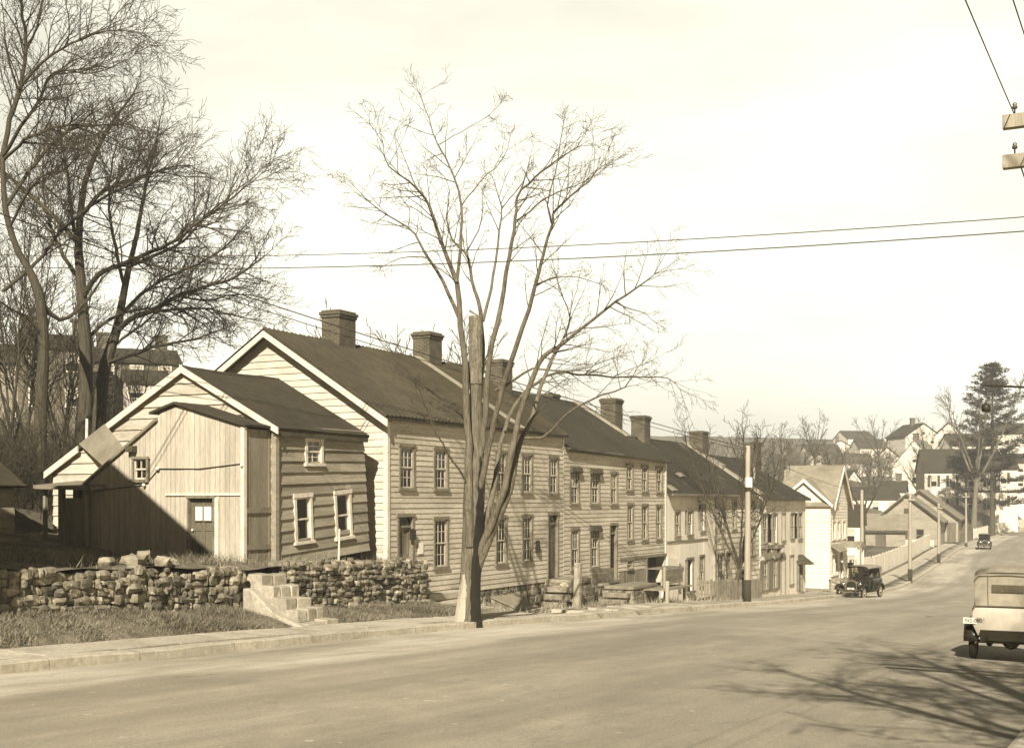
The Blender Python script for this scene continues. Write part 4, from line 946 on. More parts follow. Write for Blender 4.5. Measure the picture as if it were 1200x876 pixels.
m=MB(o=(0,0,-E.zb)); m.prism([(.1,-.7,-3.35),(.1,-.03,-2.95),(.1,-.03,-3.02),(.1,-.66,-3.40)],(2.1,0,0)); m.build('window_hood',M['tin'],E.root)

# ------------------------------------------------------------------ generic far house, gable along local x
def far_house(name,label,px,py,Y,w,d,h,rh,mat='clap_white',roof='shingle',yaw=0,rows=2,cols=3,chim=0,gable_front=False,shut=False,door_=False,group=None,overh=.25,zb=None,side_cols=2,glassmat='glass',eave='trim'):
    x,y,_=at(px,py,Y); zg=(588-py)/FL*Y if zb is None else zb
    rt=thing(name,label,'house',(x,y,zg),math.radians(yaw),group); ex_=-max(1.5,zg-gz(x,y)+1.5)
    m=MB()
    if gable_front: m.prism([(-w/2,0,ex_),(w/2,0,ex_),(w/2,0,h),(0,0,h+rh),(-w/2,0,h)],(0,d,0))
    else: m.prism([(-w/2,0,ex_),(-w/2,d,ex_),(-w/2,d,h),(-w/2,d/2,h+rh),(-w/2,0,h)],(w,0,0))
    m.build('wall',M[mat],rt)
    for sg in(-1,1):
        m=MB(); e=overh; t=.14
        if gable_front: m.prism([(sg*(w/2+e),-e,h-e*rh/(w/2)),(0,-e,h+rh),(0,-e,h+rh+t),(sg*(w/2+e),-e,h-e*rh/(w/2)+t)],(0,d+2*e,0))
        else:
            y0=-e if sg<0 else d+e; m.prism([(-w/2-e,y0,h-e*rh/(d/2)+.01),(-w/2-e,d/2,h+rh+.01),(-w/2-e,d/2,h+rh+t),(-w/2-e,y0,h-e*rh/(d/2)+t)],(w+2*e,0,0))
        m.build('roof',M[roof],rt)
    def win(x0,z0,ww,hh,yy=0):
        m=MB(); m.box(x0-ww/2-.1,x0+ww/2+.1,yy-.06,yy-.002,z0-.1,z0); m.box(x0-ww/2-.1,x0+ww/2+.1,yy-.06,yy-.002,z0+hh,z0+hh+.12); m.box(x0-ww/2-.1,x0-ww/2,yy-.06,yy-.002,z0,z0+hh); m.box(x0+ww/2,x0+ww/2+.1,yy-.06,yy-.002,z0,z0+hh); m.box(x0-ww/2,x0+ww/2,yy-.055,yy-.02,z0+hh/2-.04,z0+hh/2+.04)
        o=m.build('window',M[eave],rt)
        m=MB(); m.box(x0-ww/2,x0+ww/2,yy-.018,yy-.004,z0,z0+hh*.5-.04); m.build('pane',M['dark'],o)
        m=MB(); m.box(x0-ww/2,x0+ww/2,yy-.018,yy-.004,z0+hh*.5+.04,z0+hh); m.build('pane',M['shade'],o)
        if shut:
            for q in(-1,1):
                m=MB(); cx=x0+q*(ww/2+.1+ww*.27); m.box(cx-ww*.25,cx+ww*.25,yy-.05,yy-.003,z0-.05,z0+hh+.05); m.build('shutter',M['trim_dark'],rt)
    st=h/rows
    for r in range(rows):
        for c in range(cols):
            xx=-w/2+w*(c+.5)/cols
            if door_ and r==0 and c==cols//2:
                m=MB(); m.box(xx-.5,xx+.5,-.06,-.003,.1,2.2); m.build('door',M['door'],rt); continue
            win(xx,r*st+st*.35,.85,st*.46)
    if gable_front and rh>2.2: win(0,h+rh*.15,.75,1.0)
    for k in range(chim):
        m=MB(); cx=lerp(-w*.35,w*.35,k/max(1,chim-1)) if chim>1 else w*.22; cy=d/2 if not gable_front else d*.4; cz=h+rh
        if gable_front: cx=-.6 if k==0 else .6
        m.box(cx-.45,cx+.45,cy-.35,cy+.35,cz-1,cz+1.1); m.box(cx-.52,cx+.52,cy-.42,cy+.42,cz+1.1,cz+1.3); m.build('chimney',M['brick_far'],rt)
    return rt
# small white house just past the gabled one
far_house('white_house','small white house with a dark sloping roof behind the leafless roadside pole',995,676,104,2.3,6,4.3,1.5,roof='shingle',rows=2,cols=1,yaw=-14)
# board workshop: front gable, low store in front, second gable behind
W=thing('workshop','long grey board workshop with two stepped gables and a low flat-roofed store','workshop',at(1065,640,166),math.radians(-22))
zw=at(0,640,166)[2]; MW=worn('grey_workshop_boards',.30,.22,(.3,.3,2),1.2,.4,.7,vamp=.15,fine=8)
def gabl(x0,x1,zt0,rh,y0,d,name,mat,apex=None):
    ap=(x0+x1)/2 if apex is None else apex
    m=MB(); m.prism([(x0,y0,-2),(x1,y0,-2),(x1,y0,zt0),(ap,y0,zt0+rh),(x0,y0,zt0)],(0,d,0)); m.build('wall',mat,W)
    for xa in(x0-.45,x1+.45):
        sl=rh/(abs((x0 if xa<ap else x1)-ap)); za=zt0-.45*sl
        m=MB(); m.prism([(xa,y0-.5,za+.02),(ap,y0-.5,zt0+rh+.02),(ap,y0-.5,zt0+rh+.22),(xa,y0-.5,za+.22)],(0,d+.8,0)); o=m.build('roof',M['tin'],W)
        m=MB(); m.prism([(xa,y0-.54,za-.12),(ap,y0-.54,zt0+rh-.12),(ap,y0-.54,zt0+rh+.12),(xa,y0-.54,za+.12)],(0,.035,0)); m.build('barge_board',M['trim_dark'],o)
gabl(-4.2,3.9,3.4,3.3,0,9,'g',MW,-.3)
gabl(-3.6,5.6,3.6,3.7,9.5,14,'g2',MW,.6)
m=MB(); m.prism([(-7.2,-4.2,2.0),(.2,-4.2,2.0),(.2,-.05,4.1),(-7.2,-.05,4.1)],(0,0,.16)); m.build('store_roof',M['tin'],W)
m=MB(); m.box(-6.9,-.1,-3.9,-.06,-2,1.98); m.build('store_wall',MW,W)
m=MB(); m.box(-7.2,.2,-4.26,-4.21,1.86,2.16); m.build('store_eave',M['trim_dark'],W)
for x in(-6.5,-3.1):
    m=MB(); m.box(x-.65,x+.65,-3.98,-3.905,.0,1.6); m.build('shutter',M['vert_dark'],W)
m=MB(); m.box(.9,1.9,-.07,-.005,.6,2.3); o=m.build('window',M['trim_mid'],W); m=MB(); m.box(1.0,1.8,-.09,-.072,.7,1.4); m.build('pane',M['dark'],o); m=MB(); m.box(1.0,1.8,-.09,-.072,1.5,2.2); m.build('pane',M['dark'],o)
m=MB(); m.box(-.6,.2,-.07,-.005,4.3,4.95); m.build('loft_vent',M['trim_dark'],W)
m=MB(); m.box(4.2,5.3,9.4,9.49,.3,3.0); m.build('door',M['door'],W)
# double house with shutters behind the pine, hill houses above
far_house('white_house','long white double house with dark shutters standing behind the tall pine',1127,606,205,11.5,8,7.4,3.6,roof='shingle_b',rows=2,cols=4,shut=True,yaw=-8)
far_house('white_house','narrow white shuttered house wing at the right of the pine trunk',1176,602,206,4.4,7,7.3,2.2,roof='shingle_b',rows=2,cols=1,shut=True,yaw=-8)
far_house('hill_house','pale hill house with a very steep white gable and a lit roof slope',1072,577,222,7.6,9,4.6,4.6,mat='plaster',roof='tin',gable_front=True,rows=1,cols=1,yaw=-30,chim=1)
far_house('hill_house','wide many-gabled house on the hilltop with a small roof lantern',1082,536,262,8,8,4.4,2.6,mat='clap_white',roof='shingle',gable_front=True,rows=2,cols=2,yaw=12,chim=1)
far_house('hill_house','pale gabled house on the hilltop right beside the pine',1112,534,262,6.5,8,3.8,3.0,mat='clap_white',roof='shingle',gable_front=True,rows=2,cols=2,yaw=-14,chim=0)
far_house('brown_house','low brown-roofed house with a row of small windows below the hill',1026,606,192,7.0,6,2.8,1.7,mat='plaster',roof='shingle',rows=1,cols=3,yaw=-6)
far_house('cottage','little white gabled cottage below the hill, left of the brown roof',1000,598,215,6.0,6,3.3,3.4,mat='clap_white',roof='shingle',gable_front=True,rows=1,cols=2,yaw=22)
far_house('cottage','small pale house with a plain roof half-way up the wooded hill',1003,560,268,7.5,6,3.2,2.0,mat='plaster',roof='shingle',rows=1,cols=3,yaw=5)
far_house('hill_house','pale flat house at the right edge of the photo above the road crest',1196,575,226,9,7,5,1.6,mat='plaster',roof='shingle',rows=2,cols=3,yaw=-12)
far_house('hill_house','small white house high on the hill at the right edge',1190,527,262,7,7,3.4,2.2,mat='clap_white',roof='shingle',rows=1,cols=2,yaw=-4)
far_house('hill_house','plain long mill building along the skyline ridge left of the hill',925,532,395,46,12,3.2,1.2,mat='plaster',roof='shingle',rows=1,cols=9,yaw=4)
far_house('hill_house','small gabled house on the far ridge among the bare woods',1010,527,380,9,9,3.4,2.4,mat='plaster',roof='shingle',rows=1,cols=2,yaw=14)
for i,(px,py,Y,w_,h_,rh_,yw,gf,lab) in enumerate(((968,548,300,8,3.2,2.4,10,False,'little pale house above the white gable roof on the wooded hill'),(1040,560,250,6,3.4,2.6,-20,True,'small gabled house just left of the steep white gable'),(1024,541,310,7,3.4,2.2,8,False,'hazy pale house half-way up the hill above the brown roof'),(985,538,340,7,3,2,-8,True,'tiny gabled house near the skyline left of the hilltop houses'),(1142,548,250,9,4.5,2.2,6,False,'pale house glimpsed through the pine branches above the double house'),(1045,595,200,4,2.6,1.6,-20,False,'small pale shed tucked behind the workshop roof'))):
    far_house('hill_house',lab,px,py,Y,w_,6,h_,rh_,mat=('plaster','clap_white')[i%2],roof='shingle',rows=1,cols=2,yaw=yw,gable_front=gf,chim=i%2)
# dark brick houses on the slope behind the left trees
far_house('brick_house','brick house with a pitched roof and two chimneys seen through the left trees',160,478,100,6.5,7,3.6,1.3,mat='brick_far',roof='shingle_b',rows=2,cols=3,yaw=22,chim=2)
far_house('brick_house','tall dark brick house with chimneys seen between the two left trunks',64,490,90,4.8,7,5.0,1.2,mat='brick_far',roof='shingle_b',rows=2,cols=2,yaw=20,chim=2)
far_house('pale_house','pale house wall glimpsed at the left edge behind the trees',6,500,98,5.0,7,5.0,1.6,mat='board',roof='shingle',rows=2,cols=2,yaw=20)
far_house('white_cottage','low white cottage partly hidden behind the bank left of the saltbox roof',172,476,86,2.6,4,1.6,.9,mat='clap_white',roof='shingle_b',rows=1,cols=2,yaw=20)
# house just out of frame on the left whose gable shades the lean-to
def shade_house():
    s1,sl=15.2,9; r=thing('frame_house','tall plain frame house standing beyond the left edge of the photo','house',ST(s1-sl,-22,-1.2),ANG)
    m=MB(); zb=-1.2; m.prism([(0,-3.2,-.5),(0,3.2,-.5),(0,3.2,6.4-zb),(0,0,8.55-zb),(0,-3.2,6.4-zb)],(sl,0,0)); m.build('wall',M['clap'],r)
    for sg in(-1,1):
        m=MB(); m.prism([(-.2,sg*3.55,6.2-zb),(-.2,0,8.6-zb),(-.2,0,8.75-zb),(-.2,sg*3.55,6.35-zb)],(sl+.4,0,0)); m.build('roof',M['shingle'],r)
    for x in(2,5,7.5):
        for z in(1.2,4.2): m=MB(); m.box(x-.4,x+.4,-3.27,-3.205,z,z+1.4); m.build('window',M['trim'],r)
shade_house()
# ------------------------------------------------------------------ fences far along the street
FP=[P(104,-4.2,.1)]+[P(q,-3.6,.1) for q in (112,120,128,136,144,152,160,166)]
picket('board_fence','long white board fence beside the far pavement in front of the workshop',FP,1.75,.02,.16,'clap_white',solid=True)
FP=[P(q,-1.2,.1) for q in (190,200,210,220,232,244)]
picket('board_fence','pale slatted fence climbing along the road crest at the right edge',FP,1.5,.13,.15,'trim',solid=True)
FP=[P(168,-3.4,.1),P(168,-9,.1)]; picket('rail_fence','short pale fence across the end of the lot beyond the workshop',[FP[0],FP[1]],.9,.05,.15,'trim',solid=True)
# ------------------------------------------------------------------ utility poles and wires
def pole(label,base,h,r=.16,arms=(),lamp=False,lean=0,skirt=False,armdir=(UY,-UX)):
    rt=thing('utility_pole',label,'utility pole',base); m=MB(); n=8
    m.tube([(lean*h*k/n,0,-.4+(h+.4)*k/n) for k in range(n+1)],[r*lerp(1.1,.72,k/n) for k in range(n+1)],10); m.build('shaft',M['pole'],rt,True)
    if skirt: q=MB(); q.tube([(0,0,-.3),(0,0,1.0)],r*1.16,10); q.build('tar_band',M['tarpole'],rt,True)
    for z,L in arms:
        q=MB(o=(lean*z,0,z),ex=(armdir[0],armdir[1],0),ey=(-armdir[1],armdir[0],0)); q.box(-L/2,L/2,-r-.1,-r+.01,-.07,.07); a=q.build('crossarm',M['pole'],rt)
        for x in (-L/2+.12,-L/6,L/6,L/2-.12):
            q=MB(o=(lean*z,0,z),ex=(armdir[0],armdir[1],0),ey=(-armdir[1],armdir[0],0)); q.lathe([(.008,.0),(.008,.06),(.026,.065),(.03,.09),(.018,.10),(.026,.115),(.012,.13)],(x,-r-.045,.07),(0,0,1),8); q.build('insulator',M['porcelain'],a,True)
    if lamp:
        q=MB(); q.box(-.14,.14,-r-.25,-r+.01,h*.735,h*.735+.42); q.build('transformer_box',M['white'],rt)
    return rt
b0=ST(55.2,-16.62,zr(55.2)+.14); h0=2.5-b0[2]
pole('pale utility pole with a small white box before the low plastered house',b0,h0,.145,(),True,lean=.004,skirt=True)
def onp(px,Y,d=0): x=(px-600)/FL*Y; return (x,Y,gz(x,Y)+.03)
for px,Y,top,lab in((1010,96,574,'slim pale pole by the fence end beside the white houses'),(1066.5,102,578,'tall pale utility pole nearest along the far left verge'),(1100,131,590,'middle utility pole of the far left verge beside the workshop gable'),(1132,163,577,'farthest utility pole of the left verge by the road crest')):
    g=onp(px,Y); pole(lab,g,(588-top)/FL*Y-g[2],.15,((( (588-top)/FL*Y-g[2])*.93,.9),) if px>1060 else (),skirt=px>1060)
gR=ST(21.2,-1.0,zr(21.2)+.15); gR=(6.72,13.3,zr(14.5)+.15)
zA=(588-150)/FL*14; zB_=(588-196)/FL*14
pole('utility pole at the right edge, only its two crossarm ends showing',gR,zA-gR[2]+.5,.15,((zA-gR[2],3.0),(zB_-gR[2],3.0)))
gL=(17.2,36.3,zr(40.2)+.15); rt=pole('lamp pole off the right edge holding the street lamp over the road',gL,6.9,.13)
m=MB(); zz=(588-451)/FL*36-gL[2]; m.tube([(0,0,zz-.4),(-1.5,-.1,zz-.1),(-3.85,-.2,zz)],.035,6); m.build('bracket_arm',M['iron'],rt)
lx,ly,lz=at(1155.5,478,36); q=MB(); X0,Y0,Z0=lx-gL[0],ly-gL[1],lz-gL[2]
q.tube([(X0+.3,Y0,zz),(X0,Y0,zz-.1),(X0,Y0,Z0+.12)],.012,5); q.build('hanger',M['iron'],rt)
q=MB(); q.lathe([(.02,.16),(.05,.12),(.125,.10),(.13,-.02),(.12,-.10),(.09,-.11)],(X0,Y0,Z0),(0,0,1),12); q.build('lamp_head',M['iron'],rt,True)
def wire(label,A_,B_,sag,r=.012,n=26,group=None):
    m=MB(); pts=[tuple(lerp(A_[i],B_[i],k/n)-A_[i]-(4*sag*(k/n)*(1-k/n) if i==2 else 0) for i in range(3)) for k in range(n+1)]
    m.tube(pts,r,5); o=m.build('overhead_wire',M['wire']); o.location=A_; return tag(o,label,'wire',group)
def armp(z,x): return (gR[0]+UY*x,gR[1]-UX*x,z)
wire('upper of two thin wires crossing the open sky to the right edge',(8.6,19.6,4.42),(-24,40,8.2),.60,.009)
wire('lower of two thin wires crossing the open sky to the right edge',(8.6,19.6,4.20),(-24,40,7.85),.60,.0105)
top=(b0[0],b0[1],b0[2]+h0-.12)
wire('upper strand of the wire pair sagging from the left trees over the roofs',top,(-14,22,6.75),.30,.016)
wire('lower strand of the wire pair sagging from the left trees over the roofs',(top[0],top[1],top[2]-.12),(-14,22,6.55),.34,.012)
for x,z,lab in((-1.40,zA+.12,'left overhead wire running up from the upper crossarm at top right'),(-1.05,zA+.12,'right overhead wire running up from the upper crossarm at top right')):
    a=armp(z,x); b=(a[0]-UX*32,a[1]-UY*32,z+.3); wire(lab,a,b,.25,.006)
for x,z,lab in((-1.38,zB_+.12,'faint wire dropping beyond the lower crossarm at the right edge'),):
    a=armp(z,x); b=(a[0]+UX*40,a[1]+UY*40,z-1.6); wire(lab,a,b,.3,.008)
    a=armp(z,x); b=(a[0]-UX*32,a[1]-UY*32,z+.3)
wire('long wire running from the pale utility pole down the far left verge',(top[0],top[1],top[2]-.05),(onp(1066.5,102)[0],102,(588-580)/FL*102),.7,.012)
wire('wire between the tall pale pole and the middle pole of the far verge',(onp(1066.5,102)[0],102,(588-582)/FL*102),(onp(1100,131)[0],131,(588-592)/FL*131),.3,.012)
wire('wire between the middle pole and the farthest pole of the far verge',(onp(1100,131)[0],131,(588-592)/FL*131),(onp(1132,163)[0],163,(588-580)/FL*163),.3,.012)
# ------------------------------------------------------------------ motor cars (local x forward, y left, z up)
def arc(cx,cz,r,a0,a1,n): return [(cx+r*math.cos(math.radians(lerp(a0,a1,k/n))),cz+r*math.sin(math.radians(lerp(a0,a1,k/n)))) for k in range(n+1)]
def car(label,loc,rz,body='carblack',roof='canvas',fender='carblack',closed=False,plate=None,plate_rear=True,scale=1.0,spare=False,rear_win=True,curtains=False):
    r=thing('motor_car',label,'car',loc,rz); r.scale=(scale,)*3
    wb=2.62; W2=.71; RW=.37
    # tub: cross sections from cowl to tail
    def sec(x,zt,zb,hw,hwb,cr=.10):
        return [(x,-hwb,zb),(x,hwb,zb),(x,hw,zb+.22),(x,hw,zt-cr),(x,hw-cr*.5,zt-.02),(x,hw-cr*1.4,zt),(x,-hw+cr*1.4,zt),(x,-hw+cr*.5,zt-.02),(x,-hw,zt-cr),(x,-hw,zb+.22)]
    m=MB(); m.loft([sec(-.62,1.02,.62,.60,.48,.13),sec(-.58,1.12,.55,.66,.56,.12),sec(-.2,1.15,.5,.70,.62,.06),sec(.7,1.14,.48,.70,.62,.06),sec(1.35,1.12,.48,.66,.58,.08),sec(1.62,1.10,.5,.58,.5,.12)])
    b=m.build('body',M[body],r,True); em=b.modifiers.new('e','EDGE_SPLIT'); em.split_angle=math.radians(40)
    m=MB(); 
    for x,w_ in((.1,.5),(.95,.5)):
        for s in(-1,1): m.box(x-.28 if 0 else x-.3,x+.32,s*.705-.008,s*.705+.008,.60,.605); m.box(x-.3,x-.295,s*.705-.008,s*.705+.008,.6,1.05)
    m.build('door_seam',M['carblack'],b)
    m=MB(); m.box(-.55,1.5,-.55,.55,1.12,1.16) if closed else m.box(-.5,1.2,-.6,.6,1.146,1.16); m.build('cockpit',M['dark'],b)
    for x in(-.35,.62):
        m=MB(); m.loft([[(x-.1,-.55,1.1),(x+.05,-.55,1.1),(x+.02,-.55,1.38),(x-.08,-.55,1.38)],[(x-.1,.55,1.1),(x+.05,.55,1.1),(x+.02,.55,1.38),(x-.08,.55,1.38)]]); m.build('seat',M['canvas_dark'],r)
    m=MB(); m.tube([(1.15+.17*math.sin(a)*.35,.3+.19*math.cos(a),1.27+.19*math.sin(a)) for a in [2*PI*k/14 for k in range(15)]],.014,5,False); m.tube([(1.16,.3,1.27),(1.5,.3,1.0)],.018,6); m.build('steering_wheel',M['carblack'],r)
    # bonnet and radiator
    def hs(x,zt,hw,zb=.56):
        return [(x,-hw,zb),(x,hw,zb),(x,hw,zt-.2),(x,hw*.8,zt-.06),(x,hw*.4,zt-.005),(x,0,zt),(x,-hw*.4,zt-.005),(x,-hw*.8,zt-.06),(x,-hw,zt-.2)]
    m=MB(); m.loft([hs(1.60,1.10,.42),hs(2.3,1.06,.33),hs(2.55,1.05,.31)]); h=m.build('bonnet',M[body],r,True); em=h.modifiers.new('e','EDGE_SPLIT'); em.split_angle=math.radians(35)
    m=MB(); 
    for k in range(7):
        for s in(-1,1): m.box(1.75+.09*k,1.79+.09*k,s*.40-.02-.0*k if 0 else s*(.405-.012*k)-.008,s*(.405-.012*k)+.008,.66,.86)
    m.build('louvre',M['carblack'],h)
    m=MB(); m.loft([hs(2.55,1.09,.335,.54),hs(2.63,1.09,.335,.54)]); rd=m.build('radiator',M['nickel'],r)
    m=MB(); m.loft([hs(2.632,1.0,.28,.60),hs(2.645,1.0,.28,.60)]); m.build('radiator_core',M['dark'],rd)
    m=MB(); m.lathe([(.035,0),(.04,.03),(.02,.06)],(2.59,0,1.09),(0,0,1),10); m.build('radiator_cap',M['nickel'],rd)
    # frame and axles
    m=MB(); 
    for s in(-1,1): m.box(-.75,2.6,s*.38-.03,s*.38+.03,.46,.55)
    m.box(-.75,-.68,-.38,.38,.46,.55); m.box(2.5,2.58,-.38,.38,.46,.54); m.build('chassis',M['carblack'],r)
    m=MB(); m.tube([(0,-W2+.05,RW),(0,W2-.05,RW)],.035,8); m.lathe([(.04,-.16),(.11,-.10),(.155,0),(.11,.10),(.04,.16)],(0,0,RW),(0,1,0),12); m.build('rear_axle',M['carblack'],r,True)
    m=MB(); m.tube([(wb,-W2+.05,RW-.02),(wb,W2-.05,RW-.02)],.028,8); m.tube([(wb-.1,-.5,.50),(wb-.08,-.2,.42),(wb-.08,.2,.42),(wb-.1,.5,.50)],.025,6); m.build('front_axle',M['carblack'],r,True)
    m=MB(); m.tube([(-.25,-.55,.50),(-.25,-.2,.60),(-.25,.2,.60),(-.25,.55,.50)],.03,6); m.build('rear_spring',M['carblack'],r)
    m=MB(); m.box(-.70,-.58,-.50,.50,.42,.66); m.build('rear_apron',M['carblack'],r)
    # wheels
    for x in(0,wb):
        for s in(-1,1):
            w_=bpy.data.objects.new('wheel',None) if 0 else None
            m=MB(); m.lathe([(.05,-.08),(.075,-.04),(.075,.05),(.05,.09)],(x,s*W2,RW),(0,s,0),12); wo=m.build('wheel',M['nickel'],r,True)
            m=MB()
            for k in range(12): a=2*PI*k/12; m.beam((x+.05*math.cos(a),s*W2,RW+.05*math.sin(a)),(x+.285*math.cos(a),s*W2,RW+.285*math.sin(a)),.032,.03)
            m.lathe([(.265,-.03),(.295,-.035),(.295,.035),(.265,.03),(.265,-.03)],(x,s*W2,RW),(0,s,0),24); m.build('rim',M['spoke'],wo)
            m=MB(); pr=[(.325+.05*math.cos(q),.058*math.sin(q)) for q in [2*PI*k/10 for k in range(11)]]; m.lathe(pr,(x,s*W2,RW),(0,s,0),28); m.build('tyre',M['tyre'],wo,True)
    # fenders
    def fend(cx,a0,a1,rr,ext=None):
        for s in(-1,1):
            pts=[(cx+rr*math.cos(math.radians(lerp(a0,a1,k/10))),RW+.02+rr*math.sin(math.radians(lerp(a0,a1,k/10)))) for k in range(11)]
            if ext: pts=pts+ext
            m=MB(); secs=[]
            for (x,z) in pts:
                dx,dz=x-cx,z-RW; L=math.hypot(dx,dz) or 1; nx_,nz_=dx/L,dz/L
                y0,y1=s*(W2-.15),s*(W2+.14)
                secs.append([(x,y0,z),(x+nx_*.02,lerp(y0,y1,.3),z+nz_*.02),(x+nx_*.02,lerp(y0,y1,.75),z+nz_*.02),(x-nx_*.03,y1,z-nz_*.03),(x-nx_*.045,y1-s*.01,z-nz_*.045),(x,lerp(y0,y1,.75),z),(x-.0,lerp(y0,y1,.3),z),(x-nx_*.015,y0,z-nz_*.015)])
            m.loft(secs); m.build('fender',M[fender],r,True)
    fend(0,178,12,.47,[(.55,.47)]); fend(wb,20,172,.47,[(wb-.62,.42)])
    for s in(-1,1):
        m=MB(); m.box(.5,wb-.55,s*(W2+.02)-.16,s*(W2+.02)+.14,.40,.43); m.build('running_board',M['carblack'],r)
        m=MB(); m.lathe([(.02,-.10),(.08,-.08),(.12,0),(.125,.06),(.115,.065)],(2.58,s*.48,.84),(1,0,0),16); hl=m.build('headlight',M['carblack'],r,True)
        m=MB(); m.lathe([(.0,.055),(.11,.062),(.11,.068),(.06,.085),(.0,.09)],(2.58,s*.48,.84),(1,0,0),16); m.build('lens',M['nickel'],hl,True)
        m=MB(); m.tube([(2.5,s*.48,.72),(2.5,s*.48,.58),(2.5,s*.36,.52)],.018,6); m.build('lamp_bracket',M['carblack'],hl)
    m=MB()
    for z in(.46,.56): m.tube([(2.98,-.72,z),(3.02,-.4,z),(3.03,0,z),(3.02,.4,z),(2.98,.72,z)],.022,6)
    for s in(-1,1): m.beam((2.55,s*.38,.50),(3.02,s*.38,.50),.03,.05)
    m.build('front_bumper',M['nickel'],r)
    # windscreen
    m=MB(); zt=1.80
    for s in(-1,1): m.beam((1.55,s*.58,1.08),(1.46,s*.58,zt-.02),.03)
    for z,x in((1.12,1.545),(1.46,1.505),(zt-.03,1.46)): m.beam((x,-.58,z),(x,.58,z),.028)
    ws=m.build('windscreen',M['carblack'],r); m=MB(); m.prism([(1.543,-.56,1.13),(1.543,.56,1.13),(1.463,.56,zt-.04),(1.463,-.56,zt-.04)],(.006,0,0)); m.build('pane',M['glass'],ws)
    # folding top / closed top
    zt=1.84
    def ts(x,z,hw,drop): return [(x,-hw,z-drop),(x,-hw+.02,z-.06),(x,-hw+.12,z-.015),(x,-hw*.4,z+.02),(x,hw*.4,z+.02),(x,hw-.12,z-.015),(x,hw-.02,z-.06),(x,hw,z-drop)]
    m=MB(); secs=[ts(1.66,zt-.02,.63,.12),ts(1.3,zt,.65,.13),ts(.4,zt+.03,.66,.14),ts(-.25,zt-.0,.66,.16),ts(-.52,zt-.07,.64,.16)]
    m.loft(secs,close=False,cap=False); inn=[[(x,y*.985,z-.025) for x,y,z in s] for s in secs]; 
    m.loft([s[::-1] for s in inn],close=False,cap=False); tp=m.build('folding_top',M[roof],r,True)
    m=MB(); hw=.64
    A_=[(-.52,-hw,1.62),(-.52,-hw+.02,1.71),(-.52,-hw+.12,1.755),(-.52,hw-.12,1.755),(-.52,hw-.02,1.71),(-.52,hw,1.62)]; B_=[(-.60,-.60,1.12),(-.60,-.59,1.12),(-.60,-.5,1.12),(-.60,.5,1.12),(-.60,.59,1.12),(-.60,.60,1.12)]
    m.loft([A_,B_],close=False,cap=False); m.loft([[(x+.02,y*.98,z) for x,y,z in q] for q in (B_,A_)],close=False,cap=False)
    for s in(-1,1): m.hexa([(-.52,s*.63,1.63),(.05,s*.65,1.70),(.05,s*.64,1.70),(-.52,s*.62,1.63),(-.52,s*.632,1.75),(.05,s*.652,1.8),(.05,s*.64,1.8),(-.52,s*.62,1.75)]); m.prism([(-.52,s*.63,1.64),(-.05,s*.655,1.72),(-.28,s*.66,1.12),(-.58,s*.60,1.12)],(0,-s*.012,0))
    bc=m.build('back_curtain',M[roof],r)
    if rear_win:
        m=MB(); x=-.555; m.prism([(-.553,-.30,1.55),(-.553,.30,1.55),(-.578,.30,1.40),(-.578,-.30,1.40)],(-.016,0,0)); m.build('rear_window',M['trim_dark'],bc)
        m=MB(); 
        m.tube([(-.535,-.64,1.60),(-.535,-.55,1.71),(-.535,0,1.735),(-.535,.55,1.71),(-.535,.64,1.60)],.012,6); [m.tube([(-.530,yy,1.74),(-.572,yy*.98,1.43),(-.608,yy*.95,1.13)],.007,5) for yy in(-.38,.38)]; m.tube([(-.612,-.61,1.125),(-.615,0,1.13),(-.612,.61,1.125)],.013,6); m.build('piping',M['canvas_dark'],bc)
    for x0,x1 in((.35,.35),(-.2,.2),(1.0,.75)):
        for s in(-1,1): m=MB(); m.beam((x1,s*.655,1.14),(x0,s*.645,zt-.08),.03,.018); m.build('top_bow',M['carblack'],r)
    if closed:
        for s in(-1,1):
            for a,b_ in((-.2,.62),(.72,1.42)): m=MB(); m.box(a,b_,s*.66-.006,s*.66+.006,1.15,1.72); m.build('side_curtain',M[roof],r)
    # tail
    m=MB(); m.lathe([(.02,0),(.05,.01),(.055,.06),(.045,.09)],(-.50,.60,.93),(-1,0,0),12); m.build('tail_lamp',M['carblack'],r,True)
    if plate:
        for xx,yy,zz,dx,rzz in(((-.62,.63,.83,-1,0),) if plate_rear else ((2.70,0,.60,1,PI),)):
            m=MB(); m.box(min(xx,xx+.012),max(xx,xx+.012),yy-.20,yy+.20,zz-.06,zz+.06); p=m.build('number_plate',M['plate'],r)
            cu=bpy.data.curves.new('number','FONT'); cu.body=plate; cu.size=.105; cu.align_x='CENTER'; cu.align_y='CENTER'; cu.extrude=.002
            o=bpy.data.objects.new('number',cu); COL.objects.link(o); dg=bpy.context.evaluated_depsgraph_get(); me=bpy.data.meshes.new_from_object(o.evaluated_get(dg)); bpy.data.objects.remove(o)
            no=bpy.data.objects.new('plate_number',me); COL.objects.link(no); me.materials.append(M['carblack']); no.parent=p
            no.rotation_euler=(PI/2,0,-PI/2 if dx<0 else PI/2); no.location=(xx+(dx*.005 if dx<0 else .02),yy,zz)
    if spare:
        m=MB(); pr=[(.325+.05*math.cos(q),.058*math.sin(q)) for q in [2*PI*k/10 for k in range(11)]]; m.lathe(pr,(1.55,W2+.06,.75),(0,1,0),24); m.build('spare_tyre',M['tyre'],r,True)
    return r
car('pale touring car with a tan canvas top parked at the right edge, seen from behind',ST(27.4,-2.82,zr(27.4)+crown(13.4)),ANG,body='cartan',roof='canvas',plate='N2-080',scale=1.0)
Yc=74.5; xc,yc,_=at(1017,0,Yc); ic=pidx(float(np.interp(76,PATH[:,1],PS)))
rzc=math.atan2(tang[ic,1],tang[ic,0])
